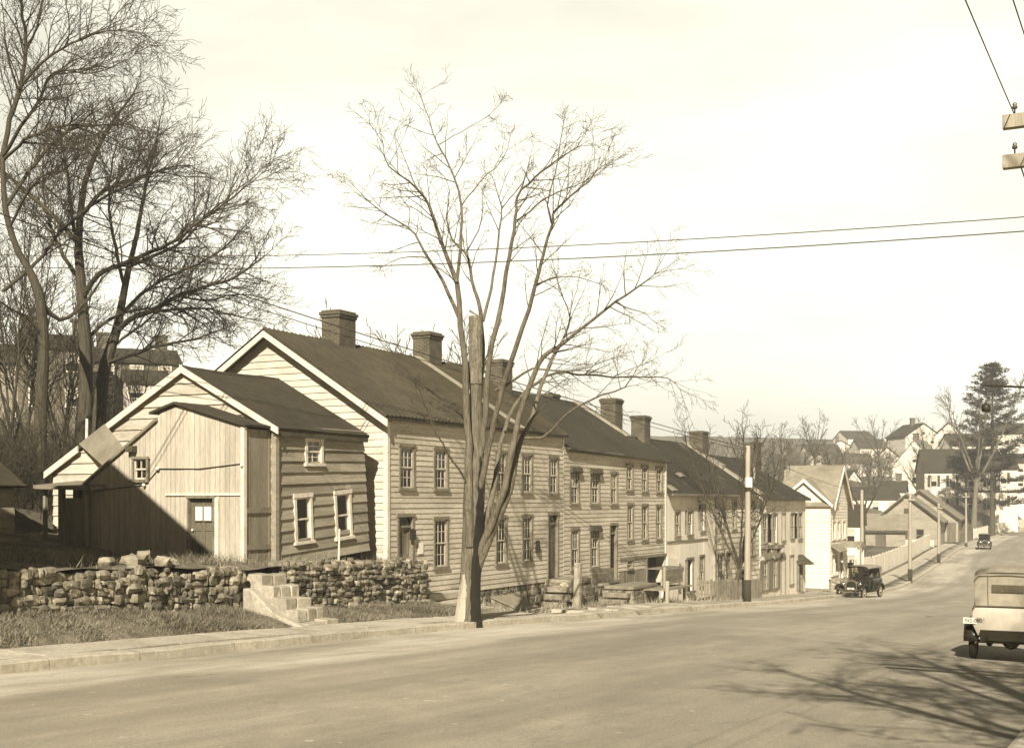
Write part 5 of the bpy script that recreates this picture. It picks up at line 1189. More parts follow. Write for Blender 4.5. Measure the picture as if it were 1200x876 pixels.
car('black touring car with its canvas top up coming down the street toward the camera',(xc,yc,zr(float(np.interp(yc,PATH[:,1],PS)))+.02),rzc+PI-.20,body='carblack',roof='canvas',plate='N2',plate_rear=False,spare=True)
xc,yc,_=at(1155,0,168); pf=float(np.interp(yc,PATH[:,1],PS))
for pp_ in np.arange(pf-12,pf+12,.5):
    q=P(pp_,2.6,0)
    if abs((q[0]/q[1])-(1155-600)/FL)<.0012: break
ic=pidx(pp_)
car('distant dark car near the crest of the road by the far fence',q,math.atan2(tang[ic,1],tang[ic,0])+PI+.1,body='carblack',roof='canvas',closed=True)
# ------------------------------------------------------------------ leafless trees
class Fast:
    """quick tube collector for thousands of twigs"""
    def __init__(s): s.v=[]; s.f=[]; s.a=[]
    def tube(s,pts,rad,n):
        m=len(pts); base=len(s.v); cvv=R.random()
        for k in range(m):
            p=pts[k]; a=pts[k-1] if k else p; b=pts[k+1] if k<m-1 else p
            dx,dy,dz=b[0]-a[0],b[1]-a[1],b[2]-a[2]; L=math.sqrt(dx*dx+dy*dy+dz*dz) or 1; dx/=L;dy/=L;dz/=L
            if abs(dy)<.95: ux,uy,uz=-dz,0,dx
            else: ux,uy,uz=1,0,0
            L=math.sqrt(ux*ux+uz*uz) or 1; ux/=L; uz/=L
            wx,wy,wz=dy*uz-dz*uy,dz*ux-dx*uz,dx*uy-dy*ux; r=rad[k]
            for j in range(n):
                c=math.cos(2*PI*j/n)*r; q=math.sin(2*PI*j/n)*r
                s.v.append((p[0]+ux*c+wx*q,p[1]+uy*c+wy*q,p[2]+uz*c+wz*q))
        for k in range(m-1):
            for j in range(n):
                i=base+k*n; s.f.append((i+j,i+(j+1)%n,i+n+(j+1)%n,i+n+j)); s.a.append(cvv)
        if m: s.f.append(tuple(base+(m-1)*n+j for j in range(n))); s.a.append(cvv)
    def build(s,name,mat,parent=None,loc=(0,0,0),smooth=True):
        mb=MB(); mb.v=[(x-loc[0],y-loc[1],z-loc[2]) for x,y,z in s.v]; mb.f=s.f; mb.a=s.a
        return mb.build(name,mat,parent,smooth)
def furrow(F,pts,rad,n,rg):
    ph=[rg.uniform(0,6.28) for _ in range(5)]; base=len(F.v); m=len(pts)
    for k,(p,r) in enumerate(zip(pts,rad)):
        z=p[2]
        for j in range(n):
            a=2*PI*j/n; q=r*(1+.03*math.sin(3*a+ph[0]+z*.7)+.028*math.sin(8*a+ph[1]+1.3*math.sin(z*.9))+.04*math.sin(13*a+ph[2]-1.7*math.sin(z*1.3+1))+.03*math.sin(z*2.3+2*a+ph[3])+rg.gauss(0,.014))
            F.v.append((p[0]+math.cos(a)*q,p[1]+math.sin(a)*q,z))
    for k in range(m-1):
        for j in range(n):
            i=base+k*n; F.f.append((i+j,i+(j+1)%n,i+n+(j+1)%n,i+n+j)); F.a.append(rg.random())
    F.f.append(tuple(base+(m-1)*n+j for j in range(n))); F.a.append(.5)
def unit(v):
    L=math.sqrt(v[0]*v[0]+v[1]*v[1]+v[2]*v[2]) or 1; return (v[0]/L,v[1]/L,v[2]/L)
def rot_off(d,ang,rg):
    r=unit((rg.gauss(0,1),rg.gauss(0,1),rg.gauss(0,1))); k=r[0]*d[0]+r[1]*d[1]+r[2]*d[2]
    p=unit((r[0]-k*d[0],r[1]-k*d[1],r[2]-k*d[2])); c,s=math.cos(ang),math.sin(ang)
    return (d[0]*c+p[0]*s,d[1]*c+p[1]*s,d[2]*c+p[2]*s)
def grow(F,p,d,L,r,lvl,par,rg):
    """one twig and its own side twigs"""
    n=par['seg'][min(lvl,len(par['seg'])-1)]; pts=[p]; rad=[r]; dirs=[d]; st=L/n
    for k in range(n):
        w=par['wig']; d=unit((d[0]+rg.gauss(0,w),d[1]+rg.gauss(0,w),d[2]+rg.gauss(0,w)+par['up']*(1 if lvl<2 else .5)))
        p=(p[0]+d[0]*st,p[1]+d[1]*st,p[2]+d[2]*st); pts.append(p); rad.append(max(par['rmin'],r*(1-.8*(k+1)/n))); dirs.append(d)
    F.tube(pts,rad,5 if r>.05 else (4 if r>.02 else 3))
    if lvl>=par['max']: return
    side(F,pts,rad,dirs,L,lvl,par,rg)
def side(F,pts,rad,dirs,L,lvl,par,rg,f0=.2,num=None):
    n=num if num is not None else max(2,int(L*par['den'][min(lvl,len(par['den'])-1)]*rg.uniform(.8,1.2)))
    m=len(pts)-1
    for i in range(n):
        f=f0+(1-f0)*((i+rg.random())/n); k=min(m-1,int(f*m)); q=f*m-k; a,b=pts[k],pts[k+1]
        p=tuple(lerp(a[j],b[j],q) for j in range(3)); d=dirs[min(k+1,m)]; rr=lerp(rad[k],rad[k+1],q)
        l=max(par['lmin'],min(par['lmax'],L*par['rat']*rg.uniform(.55,1.15)*(1.15-.6*f)))
        r2=max(par['rmin'],min(rr*.7,.012*l+.002))
        if l>.12: grow(F,p,rot_off(d,math.radians(rg.uniform(*par['ang'])),rg),l,r2,lvl+1,par,rg)
def limb_pts(P_,jit=.03,step=.45,rg=R):
    c=catmull(np.array(P_),step); out=[tuple(float(q) for q in x) for x in c]
    return [(x+rg.gauss(0,jit)*(0<i<len(out)-1),y+rg.gauss(0,jit),z+rg.gauss(0,jit)*(0<i<len(out)-1)) for i,(x,y,z) in enumerate(out)]
def limbed_tree(name,label,base,trunk,limbs,par,mats,seed,cat='tree',trunk_n=14,group=None):
    """trunk and limbs are given as (x,y,z,r) stations"""
    rg=random.Random(seed); rt=thing(name,label,cat,base,0,group); T=Fast(); Lm=Fast(); Tw=Fast()
    for tr in trunk:
        c=catmull(np.array(tr),.22 if trunk_n>8 else .5); (furrow(T,[tuple(float(v) for v in x[:3]) for x in c],[float(x[3])*par.get('tthick',1) for x in c],44,rg) if trunk_n>8 else T.tube([tuple(x[:3]) for x in c],[float(x[3])*rg.uniform(.95,1.05)*par.get('tthick',1) for x in c],trunk_n))
    for lb in limbs:
        c=catmull(np.array(lb),.4); c[:,3]*=par.get('thick',1); pts=[tuple(float(v) for v in x[:3]) for x in c]; pts=[pts[0]]+[(x+rg.gauss(0,.014),y+rg.gauss(0,.03),z+rg.gauss(0,.014)) for x,y,z in pts[1:]]
        rad=[max(.008,float(x[3])) for x in c]; Lm.tube(pts,rad,8)
        dirs=[unit(tuple(b-a for a,b in zip(pts[max(0,i-1)],pts[min(len(pts)-1,i+1)]))) for i in range(len(pts))]
        L=sum(math.dist(a,b) for a,b in zip(pts,pts[1:]))
        side(Tw,pts,rad,dirs,L,0,par,rg,f0=par.get('f0',.3),num=int(L*par['den'][0]))
        # tip fans
        for k in range(3): grow(Tw,pts[-1],rot_off(dirs[-1],math.radians(rg.uniform(8,35)),rg),min(3,L*rg.uniform(.14,.3))*par.get('tip',1),rad[-1],1,par,rg)
    T.build('trunk',mats[0],rt,base); Lm.build('limbs',mats[1],rt,base); Tw.build('twigs',mats[2],rt,base)
    return rt
# --- the street tree before the row
Y0=34.0
def pz(px,py,dy,r): q=at(px,py,Y0+dy); return (q[0],q[1],q[2],r)
base=at(549,737,Y0); base=(base[0],base[1],zr(29.6)+.12)
trunk=[[pz(548,745,0,.48),pz(548.5,734,0,.38),pz(549.5,715,0,.315),pz(550.5,690,0,.275),pz(552.5,655,0,.262),pz(554,620,0,.275),pz(555.5,590,0,.285),pz(557,560,.05,.26),pz(558,525,.1,.2),pz(558,480,.15,.165),pz(557.5,430,.15,.155),pz(557.5,392,.15,.15),pz(558,373,.15,.15)]]
limbs=[
 [pz(551,640,-.2,.20),pz(549,590,-.25,.19),pz(550,540,-.2,.16),pz(547,480,-.2,.145),pz(545,430,-.2,.13),pz(540,381,-.3,.115),pz(535,331,-.4,.10),pz(524,300,-.6,.08),pz(513,271,-.8,.07),pz(506,250,-1,.06),pz(498,231,-1.2,.05),pz(478,212,-1.6,.035),pz(455,195,-2,.022),pz(448,170,-2.2,.012)],
 [pz(535,331,-.4,.075),pz(539,290,-.2,.06),pz(541,241,.2,.05),pz(531,205,.6,.04),pz(513,170,.9,.03),pz(503,140,1.1,.02),pz(493,112,1.2,.011)],
 [pz(541,241,.2,.03),pz(556,222,.6,.026),pz(570,206,1,.022),pz(590,185,1.4,.016),pz(598,160,1.6,.010)],
 [pz(513,170,.9,.022),pz(530,160,1.2,.018),pz(552,148,1.6,.014),pz(575,133,1.9,.01),pz(585,122,2,.008)],
 [pz(538,372,.0,.085),pz(520,332,.8,.07),pz(505,306,1.3,.06),pz(492,285,1.8,.05),pz(478,266,2.2,.042),pz(450,250,2.8,.032),pz(435,238,3.2,.024),pz(415,218,3.6,.012)],
 [pz(478,266,2.2,.02),pz(480,245,2.2,.016),pz(470,232,2.1,.01)],
 [pz(503,302,1.2,.028),pz(480,300,1.0,.022),pz(462,305,.8,.016),pz(448,312,.6,.01)],
 [pz(558,510,.15,.12),pz(561,470,.3,.11),pz(566,420,.5,.10),pz(563,366,.7,.085),pz(556,340,.8,.07),pz(551,316,.9,.06),pz(546,296,1.0,.05),pz(530,282,1.1,.035),pz(524,255,1.3,.028),pz(527,225,1.5,.018),pz(520,205,1.6,.010)],
 [pz(546,296,1.0,.03),pz(556,280,.9,.026),pz(565,258,.7,.022),pz(566,225,.5,.014)],
 [pz(558,560,0,.14),pz(565,520,-.1,.13),pz(573,431,-.3,.11),pz(583,381,-.5,.10),pz(590,340,-.6,.088),pz(596,301,-.8,.078),pz(602,270,-.9,.066),pz(606,246,-1,.056),pz(606,232,-1,.05),pz(620,214,-1.3,.042),pz(636,200,-1.7,.034),pz(656,185,-2.1,.024),pz(676,172,-2.4,.012)],
 [pz(606,258,-1,.04),pz(620,247,-.6,.034),pz(640,232,-.1,.028),pz(662,222,.4,.022),pz(685,212,.8,.016),pz(710,198,1.2,.009)],
 [pz(566,376,.7,.07),pz(575,340,1.2,.06),pz(581,306,1.6,.052),pz(586,270,2.0,.042),pz(588,243,2.2,.034),pz(581,222,2.4,.022),pz(576,205,2.5,.013)],
 [pz(588,243,2.2,.024),pz(598,232,2.5,.02),pz(612,215,2.9,.014),pz(620,200,3.2,.009)],
 [pz(557,592,0,.14),pz(565,560,-.3,.13),pz(580,490,-.7,.11),pz(596,431,-1,.10),pz(612,385,-1.3,.088),pz(626,341,-1.6,.076),pz(637,300,-1.9,.062),pz(646,261,-2.1,.052),pz(652,247,-2.2,.046),pz(670,228,-2.5,.034),pz(691,211,-2.8,.024),pz(705,195,-3,.012)],
 [pz(646,261,-2.1,.034),pz(641,240,-2.2,.03),pz(650,205,-2.4,.024),pz(656,170,-2.6,.016),pz(660,145,-2.7,.009)],
 [pz(628,335,-1.6,.034),pz(650,325,-1.3,.026),pz(675,324,-1,.018),pz(700,333,-.7,.01)],
 [pz(554,672,0,.17),pz(563,645,-.2,.165),pz(575,615,-.5,.155),pz(592,570,-.8,.14),pz(603,512,-1,.125),pz(616,465,-1.2,.11),pz(631,426,-1.4,.095),pz(645,412,-1.5,.08),pz(661,401,-1.7,.07),pz(692,376,-2.0,.056),pz(721,354,-2.4,.045),pz(745,338,-2.7,.034),pz(767,321,-3,.018)],
 [pz(721,354,-2.4,.024),pz(738,362,-2.2,.02),pz(758,368,-2,.014),pz(768,378,-1.9,.008)],
 [pz(557,640,.05,.15),pz(570,605,.2,.14),pz(581,560,.5,.11),pz(586,520,.9,.10),pz(597,490,1.3,.09),pz(610,465,1.7,.078),pz(630,448,2.1,.066),pz(651,437,2.5,.056),pz(676,439,2.9,.048),pz(701,440,3.3,.042),pz(740,441,3.8,.034),pz(782,443,4.4,.024),pz(797,456,4.6,.012)],
 [pz(553.5,688,0,.18),pz(563,658,-.15,.175),pz(580,615,-.4,.16),pz(597,575,-.6,.145),pz(605,535,-.5,.125),pz(612,515,-.4,.11),pz(624,487,-.2,.095),pz(634,455,0,.08),pz(647,420,.3,.066),pz(662,395,.6,.05),pz(668,372,.8,.034),pz(660,350,1,.02),pz(652,338,1.1,.012)],
 [pz(612,513,-.4,.066),pz(636,512,-.8,.056),pz(655,495,-1.2,.048),pz(676,477,-1.6,.042),pz(705,464,-2.1,.034),pz(732,454,-2.6,.026),pz(742,438,-2.8,.018),pz(752,425,-3,.010)],
 [pz(581,457,-.4,.06),pz(602,445,-.8,.05),pz(625,432,-1.3,.04),pz(655,436,-1.8,.03),pz(690,430,-2.3,.02),pz(715,420,-2.7,.010)],
 [pz(545,562,-.4,.045),pz(530,540,-1,.038),pz(518,520,-1.5,.032),pz(508,500,-1.9,.028),pz(500,478,-2.2,.02),pz(489,455,-2.5,.010)],
]
parM=dict(seg=(6,5,4,3),wig=.085,up=.03,rmin=.0045,den=(2.1,3.4,4.2),rat=.44,lmin=.2,lmax=1.35,ang=(25,60),max=3,f0=.46,thick=.64,tip=.5)
main=limbed_tree('street_tree','big leafless street tree with a split trunk and a broken-off centre stem at the kerb',base,trunk,limbs,parM,(M['bark_pale'],M['bark_pale'],M['twig_pale']),5)
# bare patch, hollow seam and burl on the trunk, set proud of the bark
def onbark(name,rows,mat):
    m=MB(); secs=[]
    rows=[tuple(lerp(p_[i],q_[i],k/5)+(R.uniform(-3.5,3.5) if i in(2,3) else 0) for i in range(5)) for p_,q_ in zip(rows,rows[1:]) for k in range(5)]+[rows[-1]]
    for px,py,w0,w1,rr in rows:      # centre x, half angles
        c=at(px,py,Y0); rr=rr*1.10+.02; secs.append([(c[0]-base[0]+math.sin(math.radians(a))*rr*(1+R.uniform(-.02,.02)),c[1]-base[1]-math.cos(math.radians(a))*rr,c[2]-base[2]) for a in np.linspace(w0,w1,7)])
    m.loft(secs,close=False,cap=False); return m.build(name,M[mat],main,True)
onbark('bare_wood',[(548,738,-64,-14,.41),(549,722,-66,-14,.335),(550,700,-66,-12,.285),(551,685,-56,-16,.272),(551.5,672,-42,-26,.268)],'bark_bare')
onbark('hollow_seam',[(548,738,8,56,.41),(549.5,715,8,62,.315),(550.5,690,6,64,.275),(552.5,655,4,62,.265),(554,620,8,56,.278),(555.5,590,14,48,.288),(557,560,18,40,.262),(558,535,22,32,.215)],'hollow')
SB=Fast(); rgs=random.Random(8); furrow(SB,[tuple(pz(557.6,450-k*2.65,.15,0)[:3]) for k in range(31)],[.180+.006*math.sin(k*.9) for k in range(31)],30,rgs); SB.build('broken_stem',M['stub'],main,base)
m=MB(); c=at(557,371,Y0+.15); m.prism([(-.16,-.15,.10),(.15,-.15,-.06),(.14,.14,-.03),(-.15,.14,.16)],(0,0,.05)); o=m.build('broken_top',M['stub'],main); o.location=(c[0]-base[0],c[1]-base[1],c[2]-base[2])
# post standing just behind the street tree
q=ST(31.1,-17.2,zr(31)+.1); m=MB(); m.tube([(0,0,-.2),(.01,0,1.35)],[.12,.11],8); o=m.build('hitching_post',M['bark_pale']); o.location=q; tag(o,'short pale post standing right behind the split street tree','post')
# --- the big trees on the bank at the left
def T_(Y): return lambda px,py,dy,r: (lambda q:(q[0],q[1],q[2],r))(at(px,py,Y+dy))
parL=dict(seg=(6,5,4,3),wig=.12,up=.03,rmin=.0066,den=(4.2,4.6,5.0),rat=.42,lmin=.35,lmax=2.3,ang=(22,58),max=3,f0=.2,tip=.5,thick=.74,tthick=.60)
g=T_(44); gb=(at(46,0,44)[0],44,gz(at(46,0,44)[0],44)-.1)
limbed_tree('bare_tree','tall leafless tree with a pale leaning trunk nearest the left edge',gb,
 [[(gb[0],44,gb[2]-.3,.42),g(47,520,0,.36),g(49,460,0,.33),g(51,400,0,.30),g(47,352,0,.27),g(36,320,0,.24),g(21,294,0,.20),g(10,262,0,.17),g(5,232,0,.15),g(3,180,0,.13)]],
 [[g(3,184,0,.13),g(12,140,.3,.12),g(24,100,.5,.11),g(31,58,.8,.09),g(27,20,1,.07),g(20,-30,1.2,.04)],[g(22,105,.4,.08),g(40,82,0,.07),g(63,63,-.5,.06),g(95,46,-1,.045),g(121,37,-1.5,.034),g(170,40,-2,.02),g(190,60,-2.3,.010)],
  [g(3,184,0,.09),g(25,150,-.8,.08),g(45,118,-1.5,.07),g(64,85,-2.2,.05),g(110,85,-3,.03),g(150,70,-3.5,.012)],[g(8,240,0,.10),g(42,190,1,.085),g(84,150,2,.07),g(122,146,3,.05),g(157,147,4,.03),g(175,160,4.4,.012)],
  [g(2,190,.2,.08),g(30,165,-1,.07),g(70,148,-2,.06),g(110,150,-3,.04),g(150,175,-4,.02)],[g(48,355,0,.14),g(70,375,.6,.10),g(92,362,1.2,.085),g(110,340,1.8,.06),g(125,320,2.3,.03)],
  [g(30,60,.8,.06),g(44,30,1.2,.05),g(50,0,1.5,.04),g(60,-30,2,.02)],[g(50,395,0,.08),g(30,370,-.6,.06),g(12,362,-1.2,.045),g(-10,345,-2,.03)],[g(12,265,0,.07),g(40,215,-1,.06),g(75,200,-2,.05),g(100,212,-2.6,.035),g(140,205,-3.4,.02)],
  [g(21,105,.5,.055),g(10,70,.2,.045),g(5,30,0,.03),g(0,-10,0,.015)]],parL,(M['bark'],M['bark'],M['twig']),21)
g=T_(48); gb=(at(98,0,48)[0],48,gz(at(98,0,48)[0],48)-.1)
limbed_tree('bare_tree','thick dark leafless tree with a straight forked trunk, middle of the three on the left',gb,
 [[(gb[0],48,gb[2]-.3,.55),g(98,520,0,.45),g(101,460,0,.40),g(100,400,0,.36),g(97,357,0,.32),g(94,320,0,.28),g(92,289,0,.25),g(94,250,.2,.2),g(100,210,.4,.16)]],
 [[g(100,212,.4,.15),g(112,180,.6,.12),g(126,152,.9,.10),g(142,128,1.2,.07),g(158,108,1.4,.04),g(165,85,1.5,.015)],[g(97,350,0,.15),g(115,322,-.8,.13),g(142,310,-1.5,.115),g(170,298,-2.2,.10),g(199,286,-3,.08),g(225,268,-3.7,.06),g(247,250,-4.3,.045),g(285,222,-5,.03),g(315,196,-5.6,.012)],
  [g(92,285,0,.13),g(60,250,.5,.11),g(30,225,1,.09),g(3,200,1.4,.07),g(-25,180,1.8,.03)],[g(94,255,.2,.12),g(120,225,1,.10),g(150,212,1.8,.085),g(173,205,2.4,.07),g(200,196,3,.05),g(222,194,3.4,.03),g(240,205,3.8,.012)],
  [g(96,330,0,.12),g(75,300,1,.10),g(58,262,2,.08),g(50,215,2.8,.06),g(52,170,3.4,.03)],[g(100,400,0,.11),g(120,380,.8,.09),g(150,365,1.6,.075),g(185,362,2.4,.055),g(215,372,3,.03)],
  [g(93,295,0,.10),g(85,255,-1,.085),g(80,210,-2,.065),g(72,165,-2.8,.04),g(70,130,-3.2,.015)],[g(3,341,-1,.10),g(40,310,-1,.09),g(75,268,-1.2,.08),g(105,242,-1.6,.075),g(140,222,-2,.06),g(173,205,-2.6,.04),g(210,196,-3,.02)]],parL,(M['bark'],M['bark'],M['twig']),22)
gb=(at(122,0,49.5)[0],49.5,gz(at(122,0,49.5)[0],49.5)-.1); g=T_(49.5)
limbed_tree('bare_tree','dark leafless tree with long limbs reaching right over the saltbox roof',gb,
 [[(gb[0],49.5,gb[2]-.3,.5),g(115,520,0,.42),g(118,470,0,.40),g(123,430,0,.36),g(136,389,0,.30),g(142,360,0,.24),g(150,318,0,.19),g(158,285,0,.15)]],
 [[g(157,287,0,.14),g(165,250,.6,.11),g(172,210,1.2,.08),g(182,170,1.8,.05),g(190,130,2.2,.02)],[g(136,389,0,.17),g(150,375,-.6,.15),g(173,366,-1.1,.13),g(192,356,-1.6,.115),g(210,346,-2,.10),g(240,336,-2.5,.08),g(273,326,-3,.06),g(300,308,-3.4,.04),g(318,292,-3.8,.015)],
  [g(140,370,0,.12),g(165,345,1,.10),g(195,325,2,.085),g(230,310,3,.065),g(262,290,3.8,.045),g(290,262,4.4,.02)],[g(152,312,0,.11),g(180,300,.8,.09),g(215,282,1.5,.075),g(245,250,2.2,.055),g(275,225,2.8,.035),g(300,205,3.2,.015)],
  [g(125,425,0,.10),g(155,415,-1,.09),g(185,405,-2,.075),g(225,398,-3,.055),g(262,385,-4,.03)],[g(173,366,-1.1,.08),g(205,362,-1.8,.07),g(245,362,-2.5,.05),g(285,372,-3,.03),g(320,380,-3.5,.012)],
  [g(146,335,0,.10),g(135,290,-1,.085),g(128,245,-2,.065),g(130,200,-2.8,.045),g(140,160,-3.4,.02)],[g(210,346,-2,.06),g(240,352,-2.2,.05),g(280,345,-2.6,.035),g(325,352,-3,.015)],
  [g(128,410,0,.08),g(150,392,1.2,.07),g(176,372,2.2,.06),g(205,340,3.2,.045),g(235,322,4,.02)]],parL,(M['bark'],M['bark'],M['twig']),23)
parS=dict(seg=(6,5,4,3),wig=.13,up=.05,rmin=.012,den=(2.2,2.0,2.2),rat=.42,lmin=.4,lmax=3,ang=(22,50),max=2,f0=.3)
def bare_tree(label,base,h,seed,spread=.5,par=parS,mats=('bark','twig'),stems=5,name='bare_tree',cat='tree',group=None,r0=None,f=.38,lean=0):
    rg=random.Random(seed); x,y,z=base; r0=r0 or h*.022; hf=h*f
    tr=[[(x,y,z-.3,r0*1.3),(x+lean*hf*.3,y,z+hf*.4,r0),(x+lean*hf,y,z+hf,r0*.8)]]
    limbs=[]
    for k in range(stems):
        a=2*PI*(k+rg.random()*.6)/stems; s=spread*h*rg.uniform(.35,.6)*(0.3 if k==0 else 1); z0=z+hf*rg.uniform(.7,1)
        ex,ey=x+lean*hf+math.cos(a)*s,y+math.sin(a)*s; zt_=z+h*rg.uniform(.82,1)
        limbs.append([(x+lean*hf*.8,y,z0,r0*.6),(lerp(x+lean*hf,ex,.4),lerp(y,ey,.4),lerp(z0,zt_,.35),r0*.42),(lerp(x+lean*hf,ex,.75),lerp(y,ey,.75),lerp(z0,zt_,.7),r0*.25),(ex,ey,zt_,.02)])
    return limbed_tree(name,label,base,tr,limbs,par,(M[mats[0]],M[mats[0]],M[mats[1]]),seed,cat,8,group)
def onpx(px,Y): x=(px-600)/FL*Y; return (x,Y,gz(x,Y))
pb=dict(parS,rmin=.010,den=(2.6,2.4,2.2),max=3,lmax=1.6)
g0=ST(60.6,-18.9,zr(60)+.1)
bare_tree('slender multi-stemmed leafless sapling leaning before the low row house beside the picket fence',g0,7.6,31,.75,dict(pb,rmin=.009),('bark','twig'),7,r0=.11,f=.22,lean=.18)
# trees behind the row roofs and on the hill
parF=dict(parS,rmin=.022,den=(1.6,1.5,1.6),max=2)
for i,(px,Y,h,lab) in enumerate(((452,84,9.5,'hazy leafless treetop showing between the two tall front chimneys'),(530,90,8.5,'faint leafless treetop right behind the second tall chimney'),(733,96,8.0,'leafless treetop showing beyond the paired middle chimneys'),(790,110,9,'leafless treetop left of the low mossy roof chimney'),(845,120,9.5,'leafless treetop between the last two row chimneys'),(905,128,12,'round leafless treetop just right of the last row chimney'),(872,150,10,'hazy leafless tree behind the last row chimney'))):
    b_=onpx(px,Y); bare_tree(lab,b_,max(h,(588-(395 if i<2 else 495 if i>3 else 470))/FL*Y-b_[2] if i<2 else h),40+i,.6,parF)
bare_tree('pale-limbed leafless tree in front of the shuttered double house by the pine',onpx(1141,186),20,61,.55,dict(parF,rmin=.03),('bark_pale','twig_pale'),6,r0=.38,f=.42,lean=.06)
bare_tree('leafless tree beside the steep-gabled hill house',onpx(1090,215),13,62,.5,parF)
bare_tree('leafless roadside tree left of the pale pole, before the little gabled cottage',onpx(1012,150),11,63,.7,parF)
for i,(px,Y,h,lab) in enumerate(((978,190,9,'small bare tree above the white gabled house'),(955,205,9,'bare tree left of the white gable on the wooded hill'),(1030,240,11,'bare tree behind the brown-roofed house'),(1045,300,12,'tall bare tree on the skyline left of the steep gable'),(930,240,10,'bare tree low on the wooded hill right of the row'))):
    bare_tree(lab,onpx(px,Y),h,70+i,.6,parF)
# street trees behind the camera whose branches shadow the road
for i,(x,y,h,lab) in enumerate(((6.0,3.0,13.0,'large bare roadside tree outside the photo beside the camera, shading the road'),(9.2,4.2,12,'bare pavement tree just outside the right edge of the photo'))):
    bare_tree(lab,(x,y,zr(2)+.1),h,80+i,.62,dict(parS,rmin=.012,den=(2.7,2.9,2.6),max=3,ang=(30,70)),('bark','twig'),9,r0=.3,f=.35)
for i,(px,Y,h,lab) in enumerate(((14,52,13,'thin young leafless tree at the left edge behind the leaning pale trunk'),(30,58,11,'slim leafless sapling between the left edge and the leaning pale trunk'),(72,56,11,'slim leafless tree between the pale leaning trunk and the dark forked trunk'),(150,60,8,'small leafless tree just left of the saltbox ridge'),(185,64,7.5,'low bushy leafless tree over the saltbox roof slope'),(85,66,9,'small dark leafless tree in the thicket behind the dark forked trunk'))):
    bare_tree(lab,onpx(px,Y),h,120+i,.45,dict(parS,rmin=.009,den=(3,2.6,2.4),max=2),('bark','twig'),6,r0=.10,f=.3)
# bare woods on the hill: uncountable, one object
def woods(name,seed,spots):
    rg=random.Random(seed); F=Fast()
    for (x,y,z,h) in spots:
        F.tube([(x,y,z-.3),(x+rg.gauss(0,.2),y,z+h*.5),(x+rg.gauss(0,.4),y,z+h*.9)],[h*.018,h*.012,.03],4)
        for k in range(rg.randint(16,22)):
            a=rg.uniform(0,2*PI); z0=z+h*rg.uniform(.2,.8); l=h*rg.uniform(.2,.42); up=rg.uniform(.35,1.1)
            d=unit((math.cos(a),math.sin(a),up)); e=(x+d[0]*l,y+d[1]*l,z0+d[2]*l); F.tube([(x,y,z0),(x+d[0]*l*.5,y+d[1]*l*.5,z0+d[2]*l*.45),e],[h*.008,h*.006,.025],3)
            for q in range(5):
                d2=rot_off(d,math.radians(rg.uniform(20,60)),rg); f=rg.uniform(.3,1); p=(lerp(x,e[0],f),lerp(y,e[1],f),lerp(z0,e[2],f)); l2=l*rg.uniform(.3,.6)
                F.tube([p,(p[0]+d2[0]*l2,p[1]+d2[1]*l2,p[2]+abs(d2[2])*l2)],[h*.005,.022],3)
    return tag(F.build(name,M['wood_far']),kind='stuff')
rg=random.Random(9); sp=[]
while len(sp)<620:
    Y=rg.uniform(215,420); px=rg.uniform(770,1050) if Y<300 else rg.uniform(740,1110); x=(px-600)/FL*Y
    sp.append((x,Y,0,rg.uniform(5,9)))
zs,dd_,pp2=terrain(np.array([[s[0] for s in sp]]),np.array([[s[1] for s in sp]]))
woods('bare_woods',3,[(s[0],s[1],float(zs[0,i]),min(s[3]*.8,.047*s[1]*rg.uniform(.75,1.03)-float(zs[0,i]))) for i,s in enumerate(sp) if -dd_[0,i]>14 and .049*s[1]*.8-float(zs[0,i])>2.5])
# thicket behind the cottage: tangled brush, uncountable
F=Fast(); rg=random.Random(4)
for k in range(900):
    px=rg.uniform(-60,215); Y=rg.uniform(40,76); x=(px-600)/FL*Y
    if px>60 and Y<42: continue
    if px>150 and rg.random()<.4: continue
    z=0; h=rg.uniform(1.0,4.2)*(1 if Y<60 else 1.2); sp_=(x,Y)
    F.__dict__.setdefault('q',[]).append((x,Y,h))
zz,_,_=terrain(np.array([[q[0] for q in F.q]]),np.array([[q[1] for q in F.q]]))
pB=dict(seg=(4,4,3),wig=.16,up=.05,rmin=.008,den=(3,3.5),rat=.5,lmin=.3,lmax=1.4,ang=(20,60),max=1)
for i,(x,y,h) in enumerate(F.q):
    for k in range(3): grow(F,(x+rg.gauss(0,.2),y+rg.gauss(0,.2),float(zz[0,i])-.1),unit((rg.gauss(0,.35),rg.gauss(0,.35),1)),h*rg.uniform(.6,1),.018,0,pB,rg)
tag(F.build('brush_thicket',M['brush']),kind='stuff')
